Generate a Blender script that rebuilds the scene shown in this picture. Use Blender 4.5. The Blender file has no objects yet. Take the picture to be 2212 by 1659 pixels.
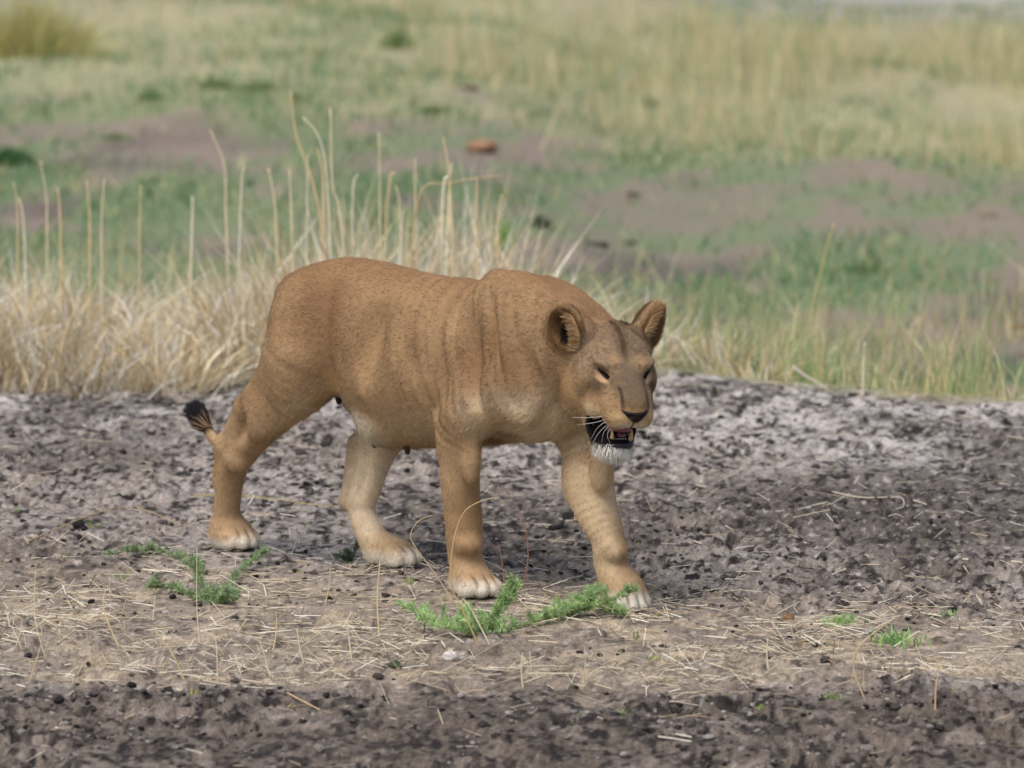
import bpy, math, random
import numpy as np

rng = np.random.default_rng(7)
R = math.radians
scene = bpy.context.scene
COL = scene.collection

# ------------------------------------------------------------------ camera
# pixel units below are those of a 2212 x 1659 copy of the photograph
FPX = 13320.0
CAM = np.array([0.0526, -17.79, 3.126])
PITCH = R(8.04)
CF = np.array([0, math.cos(PITCH), -math.sin(PITCH)])
CR = np.array([1.0, 0, 0])
CU = np.array([0, math.sin(PITCH), math.cos(PITCH)])
cd = bpy.data.cameras.new('camera')
cam = bpy.data.objects.new('camera', cd)
COL.objects.link(cam)
cam.location = CAM
cam.rotation_euler = (R(90) - PITCH, 0, 0)
cd.sensor_width = 36
cd.lens = 36 * FPX / 2212
cd.clip_end = 3000
cd.dof.use_dof = True
cd.dof.focus_distance = 17.75
cd.dof.aperture_fstop = 3.4
scene.camera = cam

# ------------------------------------------------------------------ world and sun (bright overcast)
SUN_EL, SUN_AZ = 58, -146            # azimuth: degrees from straight behind the lioness, negative to the left
world = bpy.data.worlds.new('World')
scene.world = world
world.use_nodes = True
wn = world.node_tree
sky = wn.nodes.new('ShaderNodeTexSky')
sky.sky_type = 'NISHITA'
sky.sun_disc = False
sky.sun_elevation = R(SUN_EL)
sky.sun_rotation = R(SUN_AZ)
sky.air_density = 1.0
sky.dust_density = 4.0
sky.ozone_density = 0.6
bg = wn.nodes['Background']
wn.links.new(sky.outputs[0], bg.inputs[0])
bg.inputs[1].default_value = 0.10
sd = bpy.data.lights.new('sun', 'SUN')
sd.energy = 1.3
sd.angle = R(40)
sd.color = (1.0, 0.995, 0.98)
sun = bpy.data.objects.new('sun', sd)
COL.objects.link(sun)
# the lamp looks along -Z: tilt it so that it shines from elevation SUN_EL, azimuth SUN_AZ
sun.rotation_euler = (-(R(90) - R(SUN_EL)), 0, -R(SUN_AZ))
sun.location = (0, 0, 20)
scene.view_settings.view_transform = 'Standard'
scene.view_settings.look = 'None'
scene.view_settings.exposure = 0.58
scene.view_settings.gamma = 1.0
scene.cycles.use_denoising = True
scene.cycles.max_bounces = 6
scene.cycles.diffuse_bounces = 3
scene.cycles.transparent_max_bounces = 4

# ------------------------------------------------------------------ helpers
def ray(u, v):
    d = CF + (u - 1106) / FPX * CR - (v - 829.5) / FPX * CU
    return d

def at_z(u, v, z=0.0):
    d = ray(u, v)
    t = (z - CAM[2]) / d[2]
    return CAM + t * d

def at_y(u, v, y):
    d = ray(u, v)
    t = (y - CAM[1]) / d[1]
    return CAM + t * d

def mesh_np(name, verts, faces=None, tris=None, quads=None, mat=None, parent=None, smooth=True, col=None):
    me = bpy.data.meshes.new(name)
    verts = np.asarray(verts, np.float32)
    parts = []
    if tris is not None and len(tris):
        parts.append(np.asarray(tris, np.int32))
    if quads is not None and len(quads):
        parts.append(np.asarray(quads, np.int32))
    me.vertices.add(len(verts))
    me.vertices.foreach_set('co', verts.ravel())
    loops = np.concatenate([p.ravel() for p in parts])
    sizes = np.concatenate([np.full(len(p), p.shape[1], np.int32) for p in parts])
    starts = np.concatenate([[0], np.cumsum(sizes)[:-1]]).astype(np.int32)
    me.loops.add(len(loops))
    me.loops.foreach_set('vertex_index', loops)
    me.polygons.add(len(sizes))
    me.polygons.foreach_set('loop_start', starts)
    me.polygons.foreach_set('use_smooth', np.full(len(sizes), smooth, bool))
    me.update(calc_edges=True)
    if col is not None:
        at = me.color_attributes.new('Col', 'FLOAT_COLOR', 'POINT')
        c4 = np.ones((len(verts), 4), np.float32)
        c4[:, :3] = col
        at.data.foreach_set('color', c4.ravel())
    me.validate()
    ob = bpy.data.objects.new(name, me)
    COL.objects.link(ob)
    if mat:
        me.materials.append(mat)
    if parent:
        ob.parent = parent
    return ob

def tag(o, label=None, cat=None, group=None, kind=None):
    if label: o['label'] = label
    if cat: o['category'] = cat
    if group: o['group'] = group
    if kind: o['kind'] = kind
    return o

def empty(name, loc=(0, 0, 0)):
    o = bpy.data.objects.new(name, None)
    o.empty_display_size = 0.1
    o.location = loc
    COL.objects.link(o)
    return o

def lin(r, g=None, b=None):
    if g is None:
        r, g, b = r
    f = lambda c: ((c / 255 + 0.055) / 1.055) ** 2.4 if c > 10 else c / 255 / 12.92
    return np.array([f(r), f(g), f(b)])

def hash3(ix, iy, iz=0, seed=0):
    h = (ix.astype(np.int64) * 374761393 + iy.astype(np.int64) * 668265263 +
         np.asarray(iz, np.int64) * 2147483647 + seed * 1274126177) & 0xffffffff
    h = ((h ^ (h >> 13)) * 1274126177) & 0xffffffff
    h = h ^ (h >> 16)
    return (h & 0xffffff) / float(0xffffff)

def vnoise2(x, y, seed=0):
    xi = np.floor(x); yi = np.floor(y)
    fx = x - xi; fy = y - yi
    fx = fx * fx * fx * (fx * (fx * 6 - 15) + 10); fy = fy * fy * fy * (fy * (fy * 6 - 15) + 10)
    a = hash3(xi, yi, 0, seed); b = hash3(xi + 1, yi, 0, seed)
    c = hash3(xi, yi + 1, 0, seed); d = hash3(xi + 1, yi + 1, 0, seed)
    return (a * (1 - fx) + b * fx) * (1 - fy) + (c * (1 - fx) + d * fx) * fy

def vnoise3(p, seed=0):
    pi = np.floor(p); f = p - pi
    f = f * f * (3 - 2 * f)
    out = 0
    for dx in (0, 1):
        wx = f[:, 0] if dx else 1 - f[:, 0]
        for dy in (0, 1):
            wy = f[:, 1] if dy else 1 - f[:, 1]
            for dz in (0, 1):
                wz = f[:, 2] if dz else 1 - f[:, 2]
                out = out + wx * wy * wz * hash3(pi[:, 0] + dx, pi[:, 1] + dy, pi[:, 2] + dz, seed)
    return out

def fbm2(x, y, oct=4, seed=0, gain=0.5):
    s = 0; a = 1; t = 0
    for i in range(oct):
        s = s + a * vnoise2(x * 2 ** i + 17.3 * i, y * 2 ** i - 9.1 * i, seed + i)
        t += a; a *= gain
    return s / t

def sstep(e0, e1, x):
    t = np.clip((x - e0) / (e1 - e0), 0, 1)
    return t * t * (3 - 2 * t)

def attr_material(name, rough=0.8, spec=0.2, noise=None, bump=None, attr='Col', mul=None):
    """colour from the vertex colours, with optional grain and fine relief"""
    m = bpy.data.materials.new(name); m.use_nodes = True
    nt = m.node_tree; b = nt.nodes['Principled BSDF']
    b.inputs['Roughness'].default_value = rough
    b.inputs['Specular IOR Level'].default_value = spec
    a = nt.nodes.new('ShaderNodeAttribute'); a.attribute_name = attr
    out = a.outputs['Color']
    tc = nt.nodes.new('ShaderNodeTexCoord')
    if noise:
        n = nt.nodes.new('ShaderNodeTexNoise'); n.inputs['Scale'].default_value = noise[0]
        n.inputs['Detail'].default_value = 4; n.inputs['Roughness'].default_value = 0.65
        nt.links.new(tc.outputs['Object'], n.inputs['Vector'])
        mr = nt.nodes.new('ShaderNodeMapRange')
        mr.inputs['From Min'].default_value = 0.25; mr.inputs['From Max'].default_value = 0.75
        mr.inputs['To Min'].default_value = 1 - noise[1]; mr.inputs['To Max'].default_value = 1 + noise[1]
        nt.links.new(n.outputs['Fac'], mr.inputs['Value'])
        vm = nt.nodes.new('ShaderNodeVectorMath'); vm.operation = 'SCALE'
        nt.links.new(out, vm.inputs[0]); nt.links.new(mr.outputs[0], vm.inputs['Scale'])
        out = vm.outputs[0]
    if bump:
        n = nt.nodes.new('ShaderNodeTexNoise'); n.inputs['Scale'].default_value = bump[0]
        n.inputs['Detail'].default_value = 5; n.inputs['Roughness'].default_value = 0.7
        nt.links.new(tc.outputs['Object'], n.inputs['Vector'])
        bp = nt.nodes.new('ShaderNodeBump'); bp.inputs['Strength'].default_value = bump[1]
        bp.inputs['Distance'].default_value = bump[2]
        nt.links.new(n.outputs['Fac'], bp.inputs['Height'])
        nt.links.new(bp.outputs[0], b.inputs['Normal'])
    nt.links.new(out, b.inputs['Base Color'])
    return m

def plain_material(name, rgb, rough=0.6, spec=0.3, var=0.12, scale=60, coat=0.0):
    m = bpy.data.materials.new(name); m.use_nodes = True
    nt = m.node_tree; b = nt.nodes['Principled BSDF']
    b.inputs['Roughness'].default_value = rough
    b.inputs['Specular IOR Level'].default_value = spec
    b.inputs['Coat Weight'].default_value = coat
    tc = nt.nodes.new('ShaderNodeTexCoord')
    n = nt.nodes.new('ShaderNodeTexNoise'); n.inputs['Scale'].default_value = scale
    nt.links.new(tc.outputs['Object'], n.inputs['Vector'])
    cr = nt.nodes.new('ShaderNodeValToRGB')
    c = np.array(rgb)
    cr.color_ramp.elements[0].color = (*np.clip(c * (1 - 2 * var), 0, 1), 1)
    cr.color_ramp.elements[1].color = (*np.clip(c * (1 + 2 * var), 0, 1), 1)
    nt.links.new(n.outputs['Fac'], cr.inputs['Fac'])
    nt.links.new(cr.outputs[0], b.inputs['Base Color'])
    return m
# ================================================================== the ground
def crest_y(x):
    return 4.05 - .62 * sstep(.7, 1.9, x) + .18 * np.sin(x * 1.7 + .6) + .10 * np.sin(x * 4.3)

PAWS_PX = [(504, 1183), (846, 1221), (1021, 1286), (1352, 1312)]
PAWS_W = np.array([at_z(u, v) for u, v in PAWS_PX])

def zones(x, y):
    """soil masks: dark wet mud in front, straw-strewn strip, trampled dirt, pale dusty crest, meadow"""
    wob = fbm2(x * .9, y * .45, 4, 11) - .5
    wob2 = fbm2(x * 3.1, y * 1.6, 3, 17) - .5
    mud = 1 - sstep(-.16, .16, y + 1.52 + .62 * np.clip(x - .1, 0, 3) * .22 + wob * .55 + wob2 * .22)
    straw = sstep(-.16, .16, y + 1.52 + wob * .5 + wob2 * .2) * (1 - sstep(-.35, .55, y - .05 + .28 * x + wob * 1.0))
    cy = crest_y(x)
    dust = sstep(-2.3, -.5, y - cy + wob * 2.2 + .45 * np.clip(x - .8, -1, 2)) * (1 - sstep(.0, .7, y - cy))
    meadow = sstep(-.05, .5, y - cy + wob * .3)
    return mud, straw, dust, meadow

def height(x, y, micro=True):
    cy = crest_y(x)
    z = .05 * sstep(.8, 3.6, y)
    z = z - (.16 + .20 * sstep(-.3, 1.2, x)) * sstep(-.15, 2.6, y - cy)
    z = z + (fbm2(x * .45, y * .3, 3, 3) - .5) * .5 * sstep(2, 14, y - cy)
    z = z - .10 * sstep(-1.4, -3.2, y)
    big = (fbm2(x * 1.6, y * 1.6, 3, 5) - .5) * .05
    mid = (fbm2(x * 7, y * 7, 3, 6) - .5) * .030
    d2 = np.min([(x - p[0]) ** 2 + (y - p[1]) ** 2 for p in PAWS_W], axis=0)
    calm = sstep(.06 ** 2, .30 ** 2, d2)
    z = z + (big + mid) * (.15 + .85 * calm) * 1.0
    if micro:
        near_ = (np.abs(x) < 4.0) & (y > -4.5) & (y < 6)
        if near_.any():
            xn, yn = x[near_], y[near_]
            mud, straw, dust, meadow = zones(xn, yn)
            rough = .60 + .05 * mud + .30 * (1 - straw) - .20 * dust
            c1 = np.abs(vnoise2(xn * 36, yn * 34, 71) - .5) * 2
            c2 = vnoise2(xn * 58 + 3, yn * 52, 72)
            c3 = vnoise2(xn * 90, yn * 80, 73)
            patch = sstep(.35, .65, fbm2(xn * 2.3, yn * 2.3, 2, 77))
            # hoof pits
            pit = sstep(.70, .86, vnoise2(xn * 12, yn * 12, 74))
            cl = (1 - c1) * .010 + sstep(.45, .9, c2) * .010 + c3 * .008 - pit * .024
            z[near_] += (cl * rough * (.45 + .8 * patch) - .008) * (.25 + .75 * calm[near_])
    return z

def gz(x, y):
    return float(height(np.array([float(x)]), np.array([float(y)]))[0])

def grow_axis(lo, hi, step, far, k=1.28):
    a = list(np.arange(lo, hi + step * .5, step))
    s = step
    while a[-1] < far: s *= (1.035 if a[-1] < 5 else k); a.append(a[-1] + s)
    s = step
    pre = [lo]
    while pre[-1] > -far: s *= (1.035 if pre[-1] > -5 else k); pre.append(pre[-1] - s)
    return np.array(pre[:0:-1] + a)

gx = grow_axis(-1.95, 1.95, .0068, 420)
gy0 = np.arange(-3.0, 4.7, .0115)
gy1 = [gy0[-1]]; s_ = .0115
while gy1[-1] < 900:
    s_ = min(s_ * 1.045, .25) if gy1[-1] < 45 else s_ * 1.3
    gy1.append(gy1[-1] + s_)
gy2 = [gy0[0]]; s_ = .0115
while gy2[-1] > -60: s_ *= (1.06 if gy2[-1] > -5 else 1.3); gy2.append(gy2[-1] - s_)
gy = np.concatenate([np.array(gy2[:0:-1]), gy0, np.array(gy1[1:])])
GX, GY = np.meshgrid(gx, gy, indexing='xy')
xf, yf = GX.ravel(), GY.ravel()
GZ = height(xf, yf)

def soil_colour(x, y, z):
    mud, straw, dust, meadow = zones(x, y)
    n1 = fbm2(x * 1.4, y * .8, 4, 21); n2 = fbm2(x * 9, y * 7, 3, 23); n3 = .6 * vnoise2(x * 85, y * 70, 25) + .4 * vnoise2(x * 48, y * 40, 26); n4 = .60 * vnoise2(x * 50, y * 34, 27) + .40 * vnoise2(x * 15, y * 11, 28)
    c = np.tile(lin(146, 137, 128), (len(x), 1))                      # trampled dirt
    c = blend_(c, lin(94, 87, 81), .75 * sstep(.44, .60, n1))
    c = blend_(c, lin(158, 151, 145), .7 * (1 - sstep(.28, .46, n1)))
    c = blend_(c, lin(142, 130, 116), .85 * straw)
    c = blend_(c, lin(178, 162, 138), .6 * straw * sstep(.5, .7, n2))
    c = blend_(c, lin(188, 182, 176), .9 * dust * (1 - .85 * sstep(.46, .66, n2)))
    c = blend_(c, lin(98, 89, 80), .9 * mud)
    c = blend_(c, lin(132, 122, 112), .65 * mud * sstep(.45, .7, n2))
    # dark damp slope on the right
    damp = sstep(.55, 1.5, x - .25 * (y - 2) + (n1 - .5) * 1.5) * sstep(.3, 1.2, y) * (1 - sstep(-.9, -.1, y - crest_y(x)))
    c = blend_(c, lin(88, 82, 77), .8 * damp)
    # crumbs and cracks: dark damp grains among the pale crust
    n5 = vnoise2(x * 38 + 5, y * 17, 29)
    c = blend_(c, lin(46, 42, 41), (.75 * sstep(.52, .70, n4) + .50 * sstep(.50, .75, n3) + .35 * sstep(.62, .8, n5)) * (1 - .45 * straw) * (1 - meadow))
    c = blend_(c, lin(204, 197, 189), .45 * (1 - sstep(.12, .30, n3)) * (1 - .6 * mud) * (1 - meadow))
    c = np.clip(c * np.array([1.24, 1.23, 1.22]), 0, .8)
    # meadow soil beyond the crest: pinkish earth under green and straw-coloured turf
    far = np.clip((y - 4) / 22, 0, 1)
    sl = y - .9 * x * .5
    m1 = .06 + .36 * fbm2(x * .42 + .15 * y, sl * .34, 4, 33) + .36 * fbm2(x * 1.5 + .2 * y, sl * 1.1, 3, 34) + .22 * vnoise2(x * 4.2, sl * 3.0, 36); m2 = fbm2(x * 1.3, sl * 1.0, 3, 35); m3 = fbm2(x * .25, sl * .5 + 3, 3, 37)
    e = np.tile(lin(150, 133, 121), (len(x), 1))
    e = blend_(e, lin(112, 100, 94), .8 * sstep(.50, .66, m2))
    e = blend_(e, lin(128, 142, 104), .80 * sstep(.46, .56, m1))
    e = blend_(e, lin(100, 126, 88), .7 * sstep(.54, .66, m1) * sstep(.4, .6, m2))
    e = blend_(e, lin(184, 175, 138), .8 * sstep(13.5, 16.5, y + .45 * x + (m2 - .5) * 3) * (1 - sstep(24.5, 26.5, y + .6 * (x - 2))))
    e = blend_(e, lin(184, 176, 168), .85 * sstep(25, 26.5, y + .6 * (x - 2) + (m2 - .5) * 2))
    near_m = 1 - sstep(0, 3.2, y - crest_y(x))
    e = blend_(e, lin(164, 152, 104), .65 * near_m)
    e = blend_(e, lin(128, 138, 108), .22 * sstep(.40, .6, vnoise2(x * 2.6, sl * 1.8, 39)) * (1 - sstep(22, 25, y)))
    e = e * np.array([.95, .98, .97])
    c = blend_(c, e, meadow)
    return c, m1, m2

def blend_(col, c, w):
    w = np.clip(w, 0, 1)[:, None]
    return col * (1 - w) + np.asarray(c) * w
GC, _, _ = soil_colour(xf, yf, GZ)
nx_, ny_ = len(gx), len(gy)
i_ = np.arange(nx_ * ny_).reshape(ny_, nx_)
GQ = np.stack([i_[:-1, :-1], i_[:-1, 1:], i_[1:, 1:], i_[1:, :-1]], -1).reshape(-1, 4)
soil = attr_material('soil', rough=.92, spec=.12, noise=(130, .50), bump=(150, .7, .010))
ground = mesh_np('ground', np.stack([xf, yf, GZ], 1), quads=GQ, mat=soil, col=GC)
tag(ground, 'bare trampled earth running from dark mud through dusty dirt to a green meadow', None, None, 'structure')
# ================================================================== the lioness
# body frame: a = forward, l = to her left, z = up; origin on the ground under the shoulders
TH = R(45)
AV = np.array([math.cos(TH), -math.sin(TH), 0.0])
LV = np.array([math.sin(TH), math.cos(TH), 0.0])
ZV = np.array([0, 0, 1.0])
BODY = np.stack([AV, LV, ZV])          # world -> body

def S(u, v, l):
    """a joint of the animal: seen at pixel (u, v), lying l metres left of her midline plane"""
    d = ray(u, v)
    t = (l - CAM @ LV) / (d @ LV)
    return BODY @ (CAM + t * d)

def Gd(u, v, z=0.0):
    return BODY @ at_z(u, v, z)

# ---- field primitives
class Prim:
    def __init__(s, fn, c, r): s.fn, s.c, s.r = fn, np.asarray(c, float), r

def rot_from(a_dir, up=(0, 0, 1)):
    x = np.asarray(a_dir, float); x /= np.linalg.norm(x)
    y = np.cross(up, x); y /= np.linalg.norm(y)
    z = np.cross(x, y)
    return np.stack([x, y, z])

def ell(c, r, rot=None):
    c = np.asarray(c, np.float32); r = np.asarray(r, np.float32)
    if rot is not None: rot = np.asarray(rot, np.float32)
    def fn(p):
        q = p - c
        if rot is not None: q = q @ rot.T
        q = q / r
        k0 = np.sqrt((q * q).sum(1)) + 1e-9
        q = q / r
        k1 = np.sqrt((q * q).sum(1)) + 1e-9
        return k0 * (k0 - 1) / k1
    return Prim(fn, c, r.max())

def cone(a, b, ra, rb):
    a = np.asarray(a, np.float32); b = np.asarray(b, np.float32); d = b - a; dd = float(d @ d); ra, rb = float(ra), float(rb)
    def fn(p):
        q = p - a
        t = np.clip((q @ d) / dd, 0, 1)
        e = q - t[:, None] * d
        return np.sqrt((e * e).sum(1)) - (ra + (rb - ra) * t)
    return Prim(fn, (a + b) / 2, math.sqrt(dd) / 2 + max(ra, rb))

def chain(pts, sub=3):
    """smooth tapering limb through (point, radius) joints"""
    P = np.array([np.append(p, r) for p, r in pts])
    n = len(P)
    out = []
    for i in range(n - 1):
        p0, p1, p2, p3 = P[max(i - 1, 0)], P[i], P[i + 1], P[min(i + 2, n - 1)]
        for j in range(sub):
            t = j / sub
            out.append(0.5 * (2 * p1 + (p2 - p0) * t + (2 * p0 - 5 * p1 + 4 * p2 - p3) * t * t + (3 * p1 - p0 - 3 * p2 + p3) * t ** 3))
    out.append(P[-1])
    out = np.array(out, np.float32)
    lo, hi = out[:, :3].min(0), out[:, :3].max(0)
    def fn(p):
        best = np.full(len(p), 9.0, np.float32)
        for i in range(len(out) - 1):
            a, b = out[i, :3], out[i + 1, :3]
            d = b - a; dd = d @ d + 1e-12
            q = p - a
            t = np.clip((q @ d) / dd, 0, 1)
            e = q - t[:, None] * d
            best = np.minimum(best, np.sqrt((e * e).sum(1)) - (out[i, 3] + (out[i + 1, 3] - out[i, 3]) * t))
        return best
    return Prim(fn, (lo + hi) / 2, np.linalg.norm(hi - lo) / 2 + out[:, 3].max()), out

def smin(a, b, k):
    h = np.clip(0.5 + 0.5 * (b - a) / k, 0, 1)
    return b * (1 - h) + a * h - k * h * (1 - h)

def smax(a, b, k):
    return -smin(-a, -b, k)

M = 1 / 740.0        # one pixel in metres at her distance

BODY_RES = (.0034, .0062)
# ---- torso: lofted cross-sections
ST = [(628, 655, 780, .045), (650, 612, 800, .085), (680, 578, 818, .120), (715, 561, 838, .145), (745, 557, 848, .152), (785, 560, 878, .166),
      (820, 567, 920, .186), (870, 580, 955, .196), (945, 597, 966, .192), (1020, 609, 962, .183),
      (1090, 616, 957, .172), (1150, 626, 948, .155), (1200, 645, 938, .13), (1240, 670, 925, .10)]
_tp = np.array([S(u, t, 0) for u, t, b, w in ST]); _bt = np.array([S(u, b, 0) for u, t, b, w in ST])
SA = (_tp[:, 0] + _bt[:, 0]) / 2
STOP, SBOT, SW = [np.asarray(v, np.float32) for v in (_tp[:, 2], _bt[:, 2], [s[3] for s in ST])]
SA = SA.astype(np.float32)
def smooth_curve(x, xs, ys):
    # monotone-ish cubic (Catmull-Rom tangents) through the stations
    m = np.gradient(ys, xs)
    i = np.clip(np.searchsorted(xs, x) - 1, 0, len(xs) - 2)
    h = xs[i + 1] - xs[i]
    t = np.clip((x - xs[i]) / h, 0, 1)
    return ((2 * t ** 3 - 3 * t ** 2 + 1) * ys[i] + (t ** 3 - 2 * t ** 2 + t) * h * m[i] +
            (-2 * t ** 3 + 3 * t ** 2) * ys[i + 1] + (t ** 3 - t ** 2) * h * m[i + 1])
def torso_fn(p):
    a = p[:, 0]
    top = smooth_curve(a, SA, STOP); bot = smooth_curve(a, SA, SBOT); w = smooth_curve(a, SA, SW)
    zc = (top + bot) / 2 + 0.01; 
    h = np.where(p[:, 2] > zc, top - zc, zc - bot)
    zn = (p[:, 2] - zc) / h
    # slab-sided in the middle, narrower spine and keel
    wl = w * np.where(zn > 0, 1 - 0.10 * np.clip(zn, 0, 1) ** 2, 1 - 0.16 * np.clip(-zn, 0, 1) ** 2)
    q = (np.abs(p[:, 1] / wl) ** 2.2 + np.abs(zn) ** 2.2) ** (1 / 2.2)
    f = (q - 1) * np.minimum(w, h)
    ends = np.maximum(SA[0] - a, a - SA[-1])
    return smax(f, ends, 0.06)
torso = Prim(torso_fn, ((SA[0] + SA[-1]) / 2, 0, .65), .9)

def paw(c, yaw, w=.056, ln=.075, pitch=0.0, lift=0.0):
    """four toes, heel pad and knuckles; c = centre of the foot on the ground"""
    d = np.array([math.cos(yaw), math.sin(yaw), 0]); s = np.array([-math.sin(yaw), math.cos(yaw), 0])
    cp, sp = math.cos(pitch), math.sin(pitch)
    D = d * cp + ZV * sp; N = -d * sp + ZV * cp
    c = np.asarray(c, float) + ZV * lift
    rot = np.stack([D, s, N])
    out = [ell(c - D * ln * .35 + N * .036, (.060, .050, .040), rot),
           ell(c + D * ln * .10 + N * .044, (.058, .052, .036), rot)]
    toes = []
    for i, (k, f) in enumerate(((-1.0, .30), (-.36, .62), (.36, .62), (1.0, .30))):
        tc = c + D * ln * (f + .10) + s * w * k * .72 + N * .028
        rt = np.stack([D * math.cos(k * .16) + s * math.sin(k * .16), s * math.cos(k * .16) - D * math.sin(k * .16), N])
        toes.append((ell(tc, (.040, .0205, .0275), rt), tc, D, s, N))
    return out, toes

# ---- head frame
YAW, HP, ROLL = R(18), R(15), R(-3)
HF = np.array([math.sin(YAW) * math.cos(HP), -math.cos(YAW) * math.cos(HP), -math.sin(HP)])
HL = np.array([math.cos(YAW), math.sin(YAW), 0])
HU = np.cross(HF, HL)
HL, HU = HL * math.cos(ROLL) + HU * math.sin(ROLL), HU * math.cos(ROLL) - HL * math.sin(ROLL)
HROT = np.stack([HF, HL, HU]) @ BODY.T            # body -> head axes
H0 = S(1352, 803, -.055) - HROT.T @ np.array([.018, 0, 0])
def Hd(f, l, u): return H0 + HROT.T @ np.array([f, l, u])
def hell(c, r, rot=None):
    return ell(Hd(*c), r, HROT if rot is None else rot @ HROT)
def hcone(a, b, ra, rb): return cone(Hd(*a), Hd(*b), ra, rb)
def rz(t): c, s = math.cos(t), math.sin(t); return np.array([[c, s, 0], [-s, c, 0], [0, 0, 1.0]])
def ry(t): c, s = math.cos(t), math.sin(t); return np.array([[c, 0, s], [0, 1, 0], [-s, 0, c]])   # nose-down pitch when t < 0
def rx(t): c, s = math.cos(t), math.sin(t); return np.array([[1, 0, 0], [0, c, s], [0, -s, c]])

NG = {}      # groups: name -> (k inside, [prims])
NG['torso'] = (.05, [torso,
    ell(S(672, 645, 0), (.12, .10, .09)),                      # croup
    ell(S(1150, 850, 0), (.17, .125, .12)),                    # brisket
    ell(S(852, 905, -.02), (.10, .12, .075)),                   # belly and udder
])
# hind right
rh = [(S(668, 770, -.125), .105), (S(645, 835, -.128), .082), (S(602, 886, -.12), .064), (S(565, 925, -.105), .053),
      (S(532, 965, -.088), .045), (S(508, 1000, -.072), .044), (S(497, 1045, -.055), .040), (S(491, 1090, -.045), .0395),
      (S(489, 1130, -.035), .044), (S(494, 1155, -.03), .045)]
rhc, rhp = chain(rh)
RHP = Gd(504, 1183)
rpw, rtoes = paw(RHP, R(-8))
NG['hind_r'] = (.045, [
    ell(S(672, 665, -.085), (.125, .082, .115)),
    ell(S(660, 740, -.120), (.140, .096, .20), ry(R(-10))),
    ell(S(688, 765, -.130), (.092, .068, .13), ry(R(-14))),
    cone(S(628, 790, -.118), S(565, 872, -.118), .088, .056), cone(S(565, 872, -.118), S(520, 935, -.10), .056, .026),
    rhc, cone(S(532, 880, -.118), S(490, 958, -.08), .034, .019), cone(S(520, 968, -.085), S(488, 962, -.08), .03, .021),
    cone(S(489, 962, -.08), S(478, 1030, -.055), .02, .022),
    ell(S(512, 1004, -.112), (.024, .018, .022)), ell(S(575, 905, -.150), (.05, .030, .07), ry(R(-38))),
] + rpw)
# hind left
lh = [(S(835, 870, .12), .10), (S(828, 920, .115), .082), (S(815, 965, .105), .064), (S(803, 1005, .095), .052),
      (S(793, 1045, .085), .046), (S(783, 1080, .078), .042), (S(782, 1105, .075), .040), (S(790, 1132, .073), .041),
      (S(804, 1160, .072), .043), (S(822, 1188, .07), .045)]
lhc, lhp = chain(lh)
LHP = Gd(846, 1221)
lpw, ltoes = paw(LHP, R(12))
NG['hind_l'] = (.035, [
    ell(S(760, 690, .09), (.15, .085, .12)),
    ell((-.66, .115, .63), (.15, .078, .20)),
    lhc, cone(S(775, 960, .10), S(748, 1078, .08), .036, .018), cone(S(782, 1075, .08), S(752, 1085, .078), .03, .020),
] + lpw)
# fore right
rf = [(S(1060, 830, -.145), .088), (S(1015, 890, -.14), .078), (S(996, 945, -.13), .066), (S(994, 1005, -.117), .0575), (S(996, 1060, -.107), .0535),
      (S(1000, 1110, -.10), .0545), (S(1002, 1141, -.096), .0545), (S(1004, 1190, -.09), .0505), (S(1010, 1222, -.088), .052), (S(1014, 1245, -.088), .052)]
rfc, rfp = chain(rf)
RFP = Gd(1021, 1286)
fpw, ftoes = paw(RFP, R(-12), w=.062, ln=.082)
NG['fore_r'] = (.032, [
    ell(S(1088, 710, -.098), (.118, .058, .172), ry(R(8))),
    ell(S(1140, 705, -.080), (.125, .056, .150), ry(R(14))),
    ell(S(1070, 800, -.135), (.125, .062, .14)),
    ell(S(1015, 830, -.135), (.085, .060, .15), ry(R(-14))),
    ell(S(1130, 840, -.115), (.085, .065, .10)),
    cone(S(958, 908, -.140), S(982, 962, -.135), .032, .046), ell(S(1018, 985, -.150), (.032, .030, .085)), ell(S(1012, 1178, -.112), (.036, .034, .028)),
    ell(S(985, 1040, -.135), (.030, .026, .07)),
    rfc] + fpw)
# fore left
M2 = 1 / 758.
lf = [(S(1215, 820, .12), .10), (S(1240, 880, .125), .095), (S(1262, 940, .115), .080), (S(1270, 990, .105), .070), (S(1274, 1043, .098), .072),
      (S(1285, 1092, .094), .064), (S(1304, 1141, .092), .0525), (S(1318, 1176, .09), .0445), (S(1322, 1214, .09), .046), (S(1332, 1245, .09), .046), (S(1345, 1272, .09), .046)]
lfc, lfp = chain(lf)
LFP = Gd(1338, 1308)
lfpw, lftoes = paw(LFP, R(-10), w=.060, ln=.080, pitch=R(-30), lift=.018)
NG['fore_l'] = (.034, [
    ell(S(1205, 745, .080), (.125, .056, .150), ry(R(10))),
    ell(S(1225, 810, .12), (.11, .065, .14)),
    ell(S(1300, 1010, .06), (.035, .035, .07)), ell(S(1330, 1192, .070), (.030, .030, .026)), ell(S(1240, 1040, .08), (.035, .03, .06)),
    lfc] + lfpw + [cone(S(1300, 1214, .09), S(1308, 1190, .09), .022, .03)])
# neck
nk, nkp = chain([(S(1120, 730, 0), .170), (S(1185, 722, -.005), .152), (S(1236, 742, -.005), .134), (S(1278, 768, -.01), .108)], 8)
NG['neck'] = (.05, [nk])
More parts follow.
